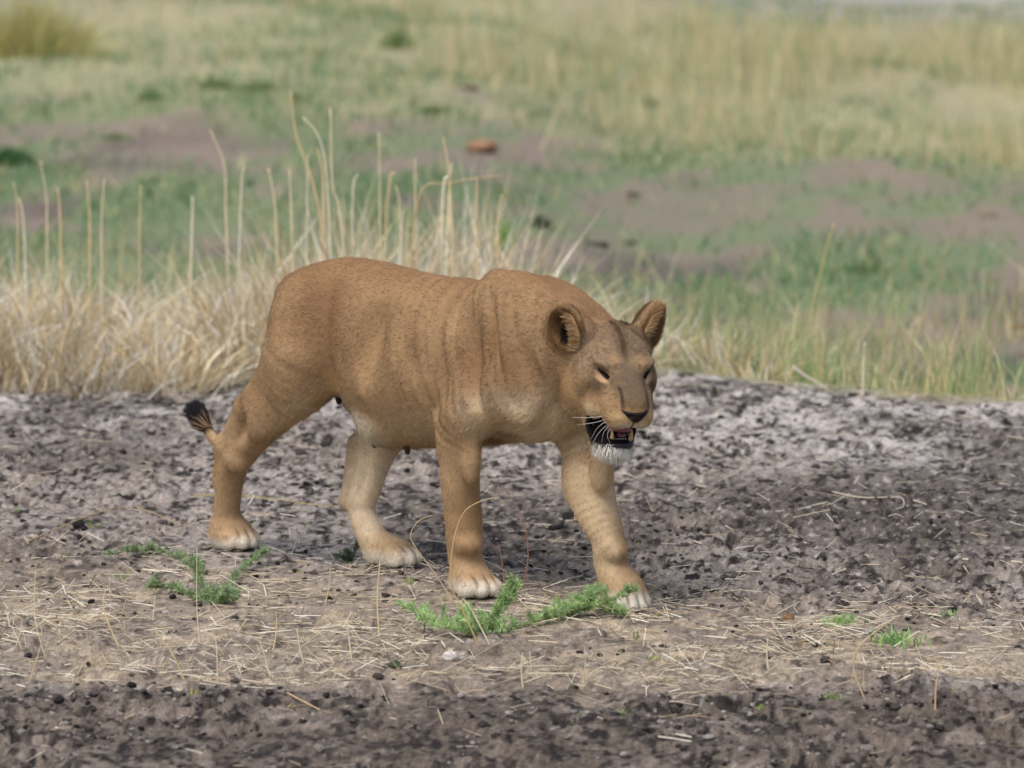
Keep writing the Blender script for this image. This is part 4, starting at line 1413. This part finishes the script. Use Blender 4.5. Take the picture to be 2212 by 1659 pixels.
for (u, v, s) in ((172, 1152, 26), (163, 1145, 18), (182, 1156, 16), (50, 1124, 14), (85, 1148, 11), (415, 1283, 12), (373, 1297, 13), (441, 1220, 8), (546, 1215, 12),
                  (530, 1219, 12), (560, 1228, 10), (553, 1246, 11), (600, 1226, 10), (638, 1245, 12), (658, 1259, 11), (606, 1285, 12), (620, 1293, 10), (197, 1309, 14),
                  (525, 1178, 10), (660, 1190, 10), (672, 1196, 8), (350, 1275, 10), (1175, 1186, 10), (300, 1235, 9), (1705, 1384, 9), (1680, 1373, 8), (1745, 1386, 10),
                  (1590, 1362, 9), (1660, 1432, 9), (1960, 1342, 10), (1975, 1345, 9), (1885, 1378, 8), (1560, 1318, 9), (1850, 1322, 9), (1640, 1300, 9), (1890, 1300, 10), (1990, 1312, 10)):
    pellet(u, v, s, *G1)
for (u, v, s) in ((1200, 1140, 20), (1212, 1134, 18), (1190, 1136, 16), (1225, 1143, 12), (1245, 1150, 12), (1306, 1174, 14), (1322, 1180, 13), (1285, 1168, 12), (1392, 1136, 10),
                  (1404, 1140, 13), (1416, 1146, 11), (1500, 1140, 14), (1512, 1146, 12), (1470, 1130, 10), (1446, 1160, 10), (1262, 1192, 13), (1160, 1162, 11), (1145, 1215, 12),
                  (650, 1054, 11), (660, 1050, 13), (672, 1056, 12), (684, 1052, 12), (695, 1058, 11), (706, 1052, 11), (716, 1058, 10), (640, 1048, 10), (880, 1010, 14), (560, 962, 10),
                  (935, 1050, 14), (945, 1056, 11), (700, 966, 9), (740, 1000, 9), (320, 1012, 9), (1395, 942, 17), (1385, 937, 12), (1410, 945, 11), (1440, 920, 10), (300, 965, 8), (405, 958, 9),
                  (470, 1012, 10), (205, 1040, 10), (1105, 1240, 11), (1128, 1236, 10), (1560, 1180, 9), (1625, 1165, 9), (1700, 1190, 10), (1470, 1210, 10), (1800, 1230, 10),
                  (1640, 1092, 10), (1740, 1060, 9), (1900, 1085, 10), (2030, 1128, 10), (1560, 1010, 9), (1690, 985, 9), (1880, 950, 9), (2080, 1010, 9), (1320, 1130, 10), (1376, 1210, 9)):
    pellet(u, v, s, *G2)
for (u, v, s) in ((128, 1528, 22), (60, 1505, 18), (285, 1510, 18), (190, 1545, 14), (410, 1560, 18), (60, 1610, 16), (165, 1600, 14), (305, 1585, 14), (560, 1630, 14), (780, 1528, 14),
                  (705, 1510, 15), (830, 1514, 12), (955, 1552, 15), (890, 1600, 14), (1020, 1575, 12), (1105, 1630, 14), (1245, 1495, 12), (1310, 1505, 11), (1640, 1495, 14), (1870, 1540, 14),
                  (1920, 1575, 18), (1990, 1530, 14), (2020, 1560, 16), (2100, 1600, 13), (1735, 1580, 12), (1560, 1590, 12), (1395, 1640, 13), (240, 1640, 13), (660, 1590, 12), (1200, 1560, 12), (2150, 1500, 12)):
    pellet(u, v, s, *G3)
for i in range(5):
    if not used[i]: bpy.data.objects.remove(protos[i])

# ---- stalks: single dry stems one can pick out
def stalk(name, px, rad, rgb, label, cat, group=None, y=None, base_on_ground=True, lean_y=0.0, lay=False):
    """a dry stem through pixels px (base first); stands on the ground at its base, or lies on it"""
    u0, v0 = px[0]
    if y is None:
        b = at_z(u0, v0, 0.0); b = at_z(u0, v0, gz(b[0], b[1]))
    else:
        b = at_y(u0, v0, y); b[2] = gz(b[0], b[1])
    P3 = []
    for k, (u, v) in enumerate(px):
        if lay:
            q = at_z(u, v, 0.0); q = at_z(u, v, gz(q[0], q[1])); q[2] += rad * .7
        else:
            q = at_y(u, v, b[1] + lean_y * k)
        P3.append(q)
    if lay:
        zz = np.array([q[2] for q in P3]); tt = np.linspace(0, 1, len(zz)); fit = np.polyval(np.polyfit(tt, zz, 1), tt)
        for q, z_ in zip(P3, fit * .75 + zz * .25): q[2] = z_ + .002
    if not lay and base_on_ground: P3[0] = np.array([P3[0][0], P3[0][1], b[2] - .01])
    k = max(6, 4 * len(P3))
    path = resample(P3, k)
    V, Q, T = tube_mesh(path - b, np.linspace(rad, rad * .45, k), 6)
    o = mesh_np(name, V, quads=Q, tris=T, mat=plain_or_cached(rgb))
    o.location = b
    tag(o, label, cat, group)
    return o
_cache = {}
def plain_or_cached(rgb):
    if rgb not in _cache:
        _cache[rgb] = plain_material('stem_%d_%d_%d' % rgb, tuple(lin(*rgb)), rough=.7, spec=.2, var=.14, scale=45)
    return _cache[rgb]
GS = 'dry stalks rising from the grass clump'
LS = 'tall dry stalk rising out of the straw-coloured grass clump'
for px in (((770, 640), (728, 470), (712, 400), (711, 235)), ((735, 640), (690, 440), (645, 300), (617, 190)), ((720, 600), (700, 360), (660, 250)), ((660, 620), (664, 420), (663, 330)),
           ((700, 620), (697, 420), (697, 325)), ((500, 640), (490, 470), (470, 360), (468, 275)), ((510, 640), (520, 420), (535, 365)), ((830, 640), (828, 480), (826, 380), (818, 280)),
           ((815, 620), (830, 420), (856, 372)), ((905, 640), (898, 460), (888, 345)), ((985, 640), (978, 470), (970, 360), (960, 293)), ((952, 640), (957, 430), (972, 380), (986, 345)),
           ((1028, 640), (1027, 440), (1030, 375)), ((1078, 640), (1082, 500), (1088, 415)), ((600, 640), (592, 480), (580, 365)), ((100, 700), (103, 480), (96, 420), (90, 345)),
           ((130, 700), (132, 500), (131, 410)), ((30, 640), (40, 480), (28, 390)), ((60, 640), (50, 500), (30, 420)), ((222, 700), (221, 500), (220, 380)), ((300, 700), (305, 500), (298, 400)),
           ((405, 700), (412, 470), (418, 425)), ((190, 700), (193, 500), (190, 390)), ((640, 640), (626, 480), (630, 360)), ((765, 620), (760, 440), (762, 372)), ((870, 640), (862, 480), (850, 400))):
    px = tuple((u + (i * rng.normal(0, 3.5)), v + (i == len(px) - 1) * rng.uniform(-5, 8)) for i, (u, v) in enumerate(px))
    stalk('dry_stalk', px, .0050 * rng.uniform(.75, 1.25), [(228, 212, 176), (232, 222, 194), (222, 198, 152)][int(rng.integers(0, 3))], LS, 'grass stalk', GS, y=4.45 + rng.uniform(-.15, .35))
stalk('dry_stalk', ((880, 640), (900, 440), (975, 395), (1085, 378)), .0035, (206, 182, 134), 'long dry stalk arching over to the right above the grass clump', 'grass stalk', GS, y=4.5)
stalk('dry_stalk', ((340, 805), (337, 700), (338, 640), (330, 607)), .0042, (232, 222, 196), 'pale bent stalk standing in front of the dry grass clump', 'grass stalk', y=4.0)
stalk('dry_stalk', ((1864, 836), (1866, 790), (1868, 740)), .0065, (214, 200, 180), 'short thick pale stalk standing upright on the dusty crest', 'grass stalk', y=3.75)
stalk('dry_stalk', ((1728, 800), (1752, 680), (1780, 560), (1802, 482)), .0045, (200, 188, 132), 'tall thin leaning stalk in the yellow-green grass beyond the crest', 'grass stalk', y=5.0)
stalk('dry_stick', ((1712, 792), (1745, 815), (1790, 840)), .0055, (216, 204, 186), 'pale dry stick lying slantwise on the dusty crest', 'stick', y=3.9, base_on_ground=False)
# in front of the paws
stalk('bent_stalk', ((1040, 1400), (1000, 1320), (975, 1262), (978, 1180), (1000, 1110), (1040, 1082), (1080, 1074)), .0022, (204, 176, 128), 'thin dry stalk bending in an arch across the right foreleg', 'grass stalk', y=None)
stalk('bent_stalk', ((985, 1300), (940, 1240), (893, 1175), (888, 1150), (905, 1125), (935, 1112)), .0018, (204, 180, 136), 'thin dry stalk curling over in front of the left hind paw', 'grass stalk')
stalk('reddish_twig', ((1108, 1308), (1138, 1230), (1138, 1160), (1125, 1110), (1083, 1046)), .0018, (164, 112, 88), 'thin reddish twig rising beside the right foreleg', 'twig')
stalk('reddish_twig', ((1092, 1290), (1086, 1230), (1080, 1190), (1062, 1175)), .0014, (172, 124, 100), 'short thin reddish twig beside the right forepaw', 'twig')
GF = 'short dry stalks standing in the straw'
LF_ = 'short dry stalk standing in the straw-strewn dirt in front'
for px in (((820, 1375), (830, 1290), (836, 1240)), ((700, 1310), (695, 1230)), ((432, 1395), (436, 1300), (430, 1210)), ((330, 1340), (333, 1290)), ((590, 1400), (592, 1320)), ((238, 1290), (236, 1240)),
           ((100, 1420), (85, 1340), (78, 1260)), ((200, 1440), (190, 1360)), ((585, 1465), (572, 1380)), ((30, 1400), (20, 1330)), ((62, 1470), (80, 1380), (92, 1320)), ((260, 1400), (250, 1330), (215, 1280)),
           ((405, 1480), (380, 1410), (350, 1365)), ((470, 1460), (460, 1390), (440, 1350)), ((1885, 1540), (1862, 1420), (1858, 1320)), ((1870, 1500), (1866, 1440)), ((2020, 1560), (2040, 1480), (2045, 1440)),
           ((1060, 1390), (1035, 1330), (1018, 1285)), ((985, 1370), (977, 1310)), ((1130, 1480), (1125, 1410)), ((760, 1420), (748, 1350)), ((660, 1440), (650, 1370)), ((1660, 1440), (1655, 1390)), ((1260, 1470), (1262, 1400))):
    px = tuple((u + (i * rng.normal(0, 12)), v + i * rng.uniform(-14, 8)) for i, (u, v) in enumerate(px))
    if len(px) == 2: px = (px[0], ((px[0][0] + px[1][0]) / 2 + rng.normal(0, 5), (px[0][1] + px[1][1]) / 2), px[1])
    stalk('short_stalk', px, .0025 * rng.uniform(.6, 1.3), [(226, 212, 180), (222, 198, 156), (216, 190, 150)][int(rng.integers(0, 3))], LF_, 'grass stalk', GF)
stalk('runner', ((235, 1078), (330, 1078), (430, 1070), (520, 1072), (600, 1080), (690, 1092), (730, 1098)), .0028, (176, 160, 96), 'long yellowish runner lying across the dirt behind the hind paw', 'stem', lay=True)
stalk('runner', ((60, 1168), (170, 1130), (260, 1098), (320, 1105), (400, 1140)), .0022, (190, 164, 120), 'thin brown runner lying in an arch left of the hind paw', 'stem', lay=True)
stalk('straw_stem', ((1798, 1068), (1860, 1074), (1920, 1076), (1948, 1078), (1952, 1092), (1935, 1106)), .0024, (212, 200, 178), 'pale straw with a hooked end lying on the dark slope', 'straw', lay=True)
stalk('straw_stem', ((537, 1092), (548, 1078), (543, 1068), (566, 1056)), .0034, (216, 212, 204), 'crumpled white straw lying behind the right hind foot', 'straw', lay=True)
stalk('straw_stem', ((1705, 1393), (1790, 1380), (1850, 1368)), .0030, (170, 150, 122), 'grey-brown straw lying flat right of the forepaws', 'straw', lay=True)
stalk('straw_stem', ((620, 1500), (690, 1535), (720, 1545)), .0028, (196, 170, 130), 'thin straw lying across the dark cracked mud', 'straw', lay=True)
GL = 'straws lying on the dirt'
for k_ in range(46):
    u, v = rng.uniform(0, 2212), rng.uniform(1080, 1640)
    a_ = rng.normal(.3, .5); L_ = rng.uniform(22, 70)
    stalk('lying_straw', ((u, v), (u + L_ * .5 * math.cos(a_), v + L_ * .22 * math.sin(a_) + rng.uniform(-4, 4)), (u + L_ * math.cos(a_), v + L_ * .5 * math.sin(a_))), .0019 * rng.uniform(.7, 1.4),
          [(222, 212, 188), (204, 188, 154), (232, 226, 210)][int(rng.integers(0, 3))], 'single broken straw lying flat on the dirt', 'straw', GL, lay=True)

# ---- green plants
FEATHER = leaf_material('feathery_leaf', .45, .6)
STEM_G = plain_material('green_stem', tuple(lin(132, 142, 84)), rough=.6, var=.15)
def feathery_plant(branches, label, leaf, n_leaf=900, size=.02, y_off=0.0):
    """low sprawling plant: curved stems carrying tufts of needle-like leaves; branches = pixel paths with end height in metres"""
    b0 = at_z(*branches[0][0][0]); b0[2] = gz(b0[0], b0[1])
    root = empty('feathery_plant', b0)
    tag(root, label, 'plant')
    for px, z1, spread in branches:
        k = len(px)
        pts = []
        for i, (u, v) in enumerate(px):
            # the stem climbs from the ground to z1 at its tip
            zt = z1 * (i / max(k - 1, 1)) ** 1.3
            q = at_z(u, v, zt); q = at_z(u, v, zt + gz(q[0], q[1])); pts.append(q)
        path = resample(pts, 26)
        V, Q, T = tube_mesh(path - b0, np.linspace(.0028, .001, 26), 5)
        mesh_np('stem', V, quads=Q, tris=T, mat=STEM_G, parent=root)
        n = n_leaf
        # side twigs leave the stem outwards and forwards; needles stand round every twig like a bottle brush
        tw = 26
        tt = np.sort(rng.random(tw)) * 24.5; ti_ = tt.astype(int)
        tan = path[np.minimum(ti_ + 1, 25)] - path[ti_]; tan /= np.linalg.norm(tan, axis=1)[:, None] + 1e-9
        out = rng.normal(0, 1, (tw, 3)); out[:, 2] = np.abs(out[:, 2]) * .9 + .15
        out /= np.linalg.norm(out, axis=1)[:, None]
        tdir = tan * .8 + out * .9; tdir /= np.linalg.norm(tdir, axis=1)[:, None]
        tlen = spread * rng.uniform(1.0, 2.9, tw) * (1 - .45 * (tt / 25) ** 2)
        tb_ = path[ti_] - b0
        lum = rng.uniform(.78, 1.15, tw + 1)
        own = rng.integers(0, tw + 6, n); main = own >= tw; own = np.where(main, 0, own)
        f = rng.random(n) ** .8
        c = tb_[own] + tdir[own] * (tlen[own] * f)[:, None]
        i0 = rng.integers(0, 25, n)
        c = np.where(main[:, None], path[i0] - b0, c)
        d = rng.normal(0, 1, (n, 3)); ax_ = np.where(main[:, None], out[own], tdir[own])
        d = d - ax_ * ((d * ax_).sum(1) * .5)[:, None] + ax_ * .55; d[:, 2] += .25
        d /= np.linalg.norm(d, axis=1)[:, None]
        c[:, 2] = np.maximum(c[:, 2], .003)
        ln = size * rng.uniform(.45, 1.1, n)
        s = np.cross(d, rng.normal(0, 1, (n, 3))); s /= np.linalg.norm(s, axis=1)[:, None]
        wd = (ln * .085)[:, None] * s
        V = np.stack([c - wd * .5, c + wd * .5, c + d * (ln * .5)[:, None] + wd, c + d * (ln * .5)[:, None] - wd, c + d * ln[:, None]], 1)
        lumv = np.where(main, lum[-1], lum[own])[:, None]
        o = np.arange(n)[:, None] * 5
        T = np.concatenate([o + np.array([0, 1, 2]), o + np.array([0, 2, 3]), o + np.array([3, 2, 4])])
        lf = mesh_np('leaves', V.reshape(-1, 3), tris=T, mat=FEATHER, col=np.repeat(pick(leaf, n, .2) * lumv, 5, 0), parent=root, smooth=False)
        lf['kind'] = 'stuff'
    return root
GREEN = [(190, 214, 152), (200, 222, 168), (172, 200, 136), (208, 226, 176)]
DUSKY = [(162, 184, 138), (176, 196, 152), (144, 168, 124), (184, 200, 154)]
feathery_plant([(((1075, 1372), (1060, 1345), (1090, 1310), (1112, 1268)), .12, .028), (((1075, 1372), (1020, 1368), (950, 1350), (880, 1312)), .06, .026), (((1080, 1372), (1040, 1358), (1010, 1345), (985, 1340)), .06, .032),
                (((1090, 1362), (1150, 1345), (1210, 1325), (1260, 1298), (1300, 1268)), .07, .020), (((1180, 1335), (1250, 1318), (1310, 1300), (1365, 1275)), .07, .020), (((1280, 1310), (1320, 1318), (1345, 1325)), .02, .014)],
               'bright green feathery plant sprawling in front of the forepaws', GREEN, 3200, .020)
feathery_plant([(((470, 1308), (450, 1280), (430, 1250), (420, 1210)), .08, .022), (((470, 1308), (420, 1285), (370, 1272), (310, 1268)), .04, .022), (((465, 1305), (500, 1260), (540, 1215), (575, 1192)), .05, .013),
                (((440, 1240), (390, 1205), (320, 1188), (220, 1198)), .03, .013), (((470, 1308), (490, 1295), (510, 1290)), .03, .02)],
               'dusky green feathery plant sprawling left of the hind paw', DUSKY, 2200, .018)
feathery_plant([(((758, 1215), (765, 1195), (775, 1175)), .05, .012), (((752, 1216), (738, 1205), (725, 1205)), .03, .010), (((756, 1216), (752, 1200), (748, 1190)), .04, .010)],
               'small dark grey-green plant beside the left hind paw', [(78, 98, 76), (92, 112, 84), (64, 84, 66)], 700, .011)

def sprout(u, v, px, n, cols, label, group=None, spread=1.0):
    b0 = at_z(u, v); b0 = at_z(u, v, gz(b0[0], b0[1])); b0[2] = gz(b0[0], b0[1])
    h = px * np.linalg.norm(b0 - CAM) / FPX
    ht = h * rng.uniform(.5, 1.1, n)
    base = rng.normal(0, 1, (n, 3)) * np.array([h * .45 * spread, h * .45, 0]); base[:, 2] = -.004
    V = blade_verts(base, ht, rng.normal(0, .55, (n, 2)) * h, ht * .12 + .003)
    o = np.arange(n)[:, None] * 5
    T = np.concatenate([o + np.array([0, 1, 2]), o + np.array([1, 3, 2]), o + np.array([2, 3, 4])])
    ob = mesh_np('grass_sprout', V.reshape(-1, 3), tris=T, mat=LEAF, col=np.repeat(pick(cols, n, .2), 5, 0), smooth=False)
    ob.location = b0
    tag(ob, label, 'grass sprout', group)
GG = [(150, 194, 116), (134, 180, 108), (170, 204, 126)]
sprout(1932, 1392, 40, 60, GG, 'widest tuft of fresh green blades right of the forepaws', None, 1.6)
sprout(1815, 1352, 28, 54, GG, 'low row of fresh green blades beside the brown clod', None, 2.6)
sprout(2035, 1328, 22, 34, GG, 'sparse green blades on the bare dirt at the foot of the dark slope', None, 2.4)
for (u, v, px, n) in ((1380, 1385, 22, 7), (1408, 1455, 22, 8), (1350, 1540, 20, 9), (1795, 1512, 20, 10), (885, 1258, 18, 9), (205, 1140, 18, 10), (185, 1105, 8, 8), (1340, 1425, 12, 6), (540, 1140, 12, 6),
                      (420, 1500, 18, 7), (620, 1525, 14, 8), (640, 1240, 12, 6), (1185, 1200, 14, 5), (1240, 1255, 14, 6), (1385, 1180, 12, 6), (1460, 1195, 10, 6), (1530, 1315, 12, 7), (1700, 1300, 10, 6), (655, 1140, 10, 6),
                      (40, 1105, 14, 9), (270, 1260, 16, 9), (150, 1210, 14, 7), (300, 1335, 12, 6), (720, 1290, 14, 6), (1560, 1505, 14, 8), (1640, 1520, 14, 8), (2060, 1480, 14, 7), (1420, 1330, 12, 6), (960, 1295, 14, 7), (1250, 1450, 10, 6)):
    sprout(u, v, px, n, [(150, 178, 96), (128, 170, 90), (188, 180, 100), (172, 186, 106)], 'small green grass sprout coming up through the dirt', 'grass sprouts in the dirt')

# ---- clods and stones one can pick out
def clod(name, u, v, w_px, h_px, rgb, label, cat, z=None, y=None, group=None, seed=1):
    b = at_z(u, v, 0.0 if z is None else z)
    for _ in range(3): b = at_z(u, v, gz(b[0], b[1]))
    sc = np.linalg.norm(b - CAM) / FPX
    V, Q = sphere_mesh(np.zeros(3), np.eye(3), 22, 14)
    V = V * (1 + .45 * (vnoise3(V * 1.7 + seed, seed) - .5) + .25 * (vnoise3(V * 4.5 + seed, seed + 1) - .5))[:, None]
    V = V * np.array([w_px * sc / 2, w_px * sc / 2 * .8, h_px * sc / 2])
    V[:, 2] += h_px * sc * .25
    o = mesh_np(name, V, quads=Q, mat=attr_clod(rgb))
    o.location = (b[0], b[1], b[2])
    tag(o, label, cat, group)
def attr_clod(rgb):
    key = ('c',) + rgb
    if key not in _cache:
        _cache[key] = plain_material('clod_%d_%d_%d' % rgb, tuple(lin(*rgb)), rough=.95, spec=.1, var=.25, scale=40)
    return _cache[key]
clod('white_stone', 972, 1424, 34, 24, (214, 206, 202), 'whitish stone lying in the straw below the green plant', 'stone', seed=3)
clod('earth_clod', 1702, 1340, 30, 20, (128, 100, 72), 'rounded brown clod right of the forepaws', 'clod', seed=5)
clod('earth_clod', 852, 1442, 30, 20, (74, 82, 60), 'dark greenish clod in the straw left of the white stone', 'clod', seed=7)
clod('dung_heap', 1405, 232, 34, 26, (66, 46, 42), 'dark brown lump on the meadow below the yellow grass', 'dung', seed=9)
clod('dung_heap', 1365, 428, 36, 18, (76, 58, 54), 'flat dark lump on the bare pinkish soil of the meadow', 'dung', seed=11)
clod('dung_heap', 1290, 532, 52, 14, (62, 58, 58), 'long flat dark lump on the near meadow behind the shoulder', 'dung', seed=13)
clod('dung_heap', 1362, 530, 24, 16, (60, 54, 54), 'small dark lump beside the long flat one on the near meadow', 'dung', seed=15)
clod('earth_clod', 1595, 438, 28, 20, (112, 92, 84), 'dull brown lump beside the green turf on the meadow', 'clod', seed=17)
clod('earth_clod', 2200, 712, 30, 16, (116, 80, 56), 'reddish brown lump in the grass beyond the crest', 'clod', seed=19)
clod('earth_clod', 1040, 325, 70, 30, (150, 118, 92), 'low orange-brown mound of earth on the meadow', 'clod', seed=21)
clod('dung_heap', 1015, 195, 40, 16, (96, 76, 68), 'dark flat lump on the soil left of the yellow grass', 'dung', seed=23)
clod('dung_heap', 540, 402, 24, 16, (58, 62, 56), 'small dark lump among the green turf behind the grass clump', 'dung', seed=25)

def bush(u, v, px, n, cols, label, name, cat, wide=1.0, tall=1.0, z=-.2):
    b = at_z(u, v, z)
    for _ in range(3): b = at_z(u, v, gz(b[0], b[1]))
    h = px * np.linalg.norm(b - CAM) / FPX
    base = rng.normal(0, 1, (n, 3)) * np.array([h * .38 * wide, h * .3 * wide, 0]); base[:, 2] = -.01
    r_ = np.sqrt((base[:, :2] ** 2).sum(1)) / (h * .4 * wide)
    ht = h * tall * rng.uniform(.45, 1.05, n) * np.clip(1.15 - .25 * r_, .3, 1.2)
    V = blade_verts(base, ht, base[:, :2] * .6 + rng.normal(0, .16, (n, 2)) * h, np.full(n, .012) + h * .01)
    o = np.arange(n)[:, None] * 5
    T = np.concatenate([o + np.array([0, 1, 2]), o + np.array([1, 3, 2]), o + np.array([2, 3, 4])])
    ob = mesh_np(name, V.reshape(-1, 3), tris=T, mat=LEAF, col=np.repeat(pick(cols, n, .22), 5, 0), smooth=False)
    ob.location = b
    tag(ob, label, cat)
bush(18, 352, 42, 500, [(98, 136, 88), (82, 120, 76), (112, 150, 98)], 'dense dark green tussock at the edge of the meadow', 'green_tussock', 'grass tussock', 1.2)
bush(62, 130, 150, 700, [(206, 196, 136), (180, 178, 116), (222, 208, 150), (158, 164, 106)], 'tall tussock of olive and straw grass standing alone on the far meadow', 'grass_tussock', 'grass tussock', 1.0)
bush(1165, 485, 26, 200, [(96, 110, 76), (80, 92, 66)], 'small grey-green tussock near the dark lumps', 'green_tussock', 'grass tussock', 1.0)
bush(1085, 540, 80, 60, [(150, 196, 96), (132, 184, 90)], 'fresh green shoot at the right end of the dry grass clump', 'green_shoot', 'grass tussock', .35, z=0)
for (u, v, px, w) in ((860, 105, 50, .8), (470, 190, 30, 1.6), (560, 195, 28, 1.6), (330, 215, 26, 1.4), (640, 215, 20, 1.4), (940, 240, 18, 2.0), (1870, 590, 30, 2.0), (2140, 480, 26, 2.4), (1700, 460, 22, 2.4), (330, 395, 16, 2), (250, 300, 18, 2)):
    bush(u, v, px, 220, [(132, 156, 104), (118, 146, 96), (154, 166, 112)], 'low green tussock standing out of the meadow turf', 'meadow_tussock', 'grass tussock', w)
for o in bpy.data.objects:
    if o.name.startswith('meadow_tussock'): o['group'] = 'low tussocks on the meadow'
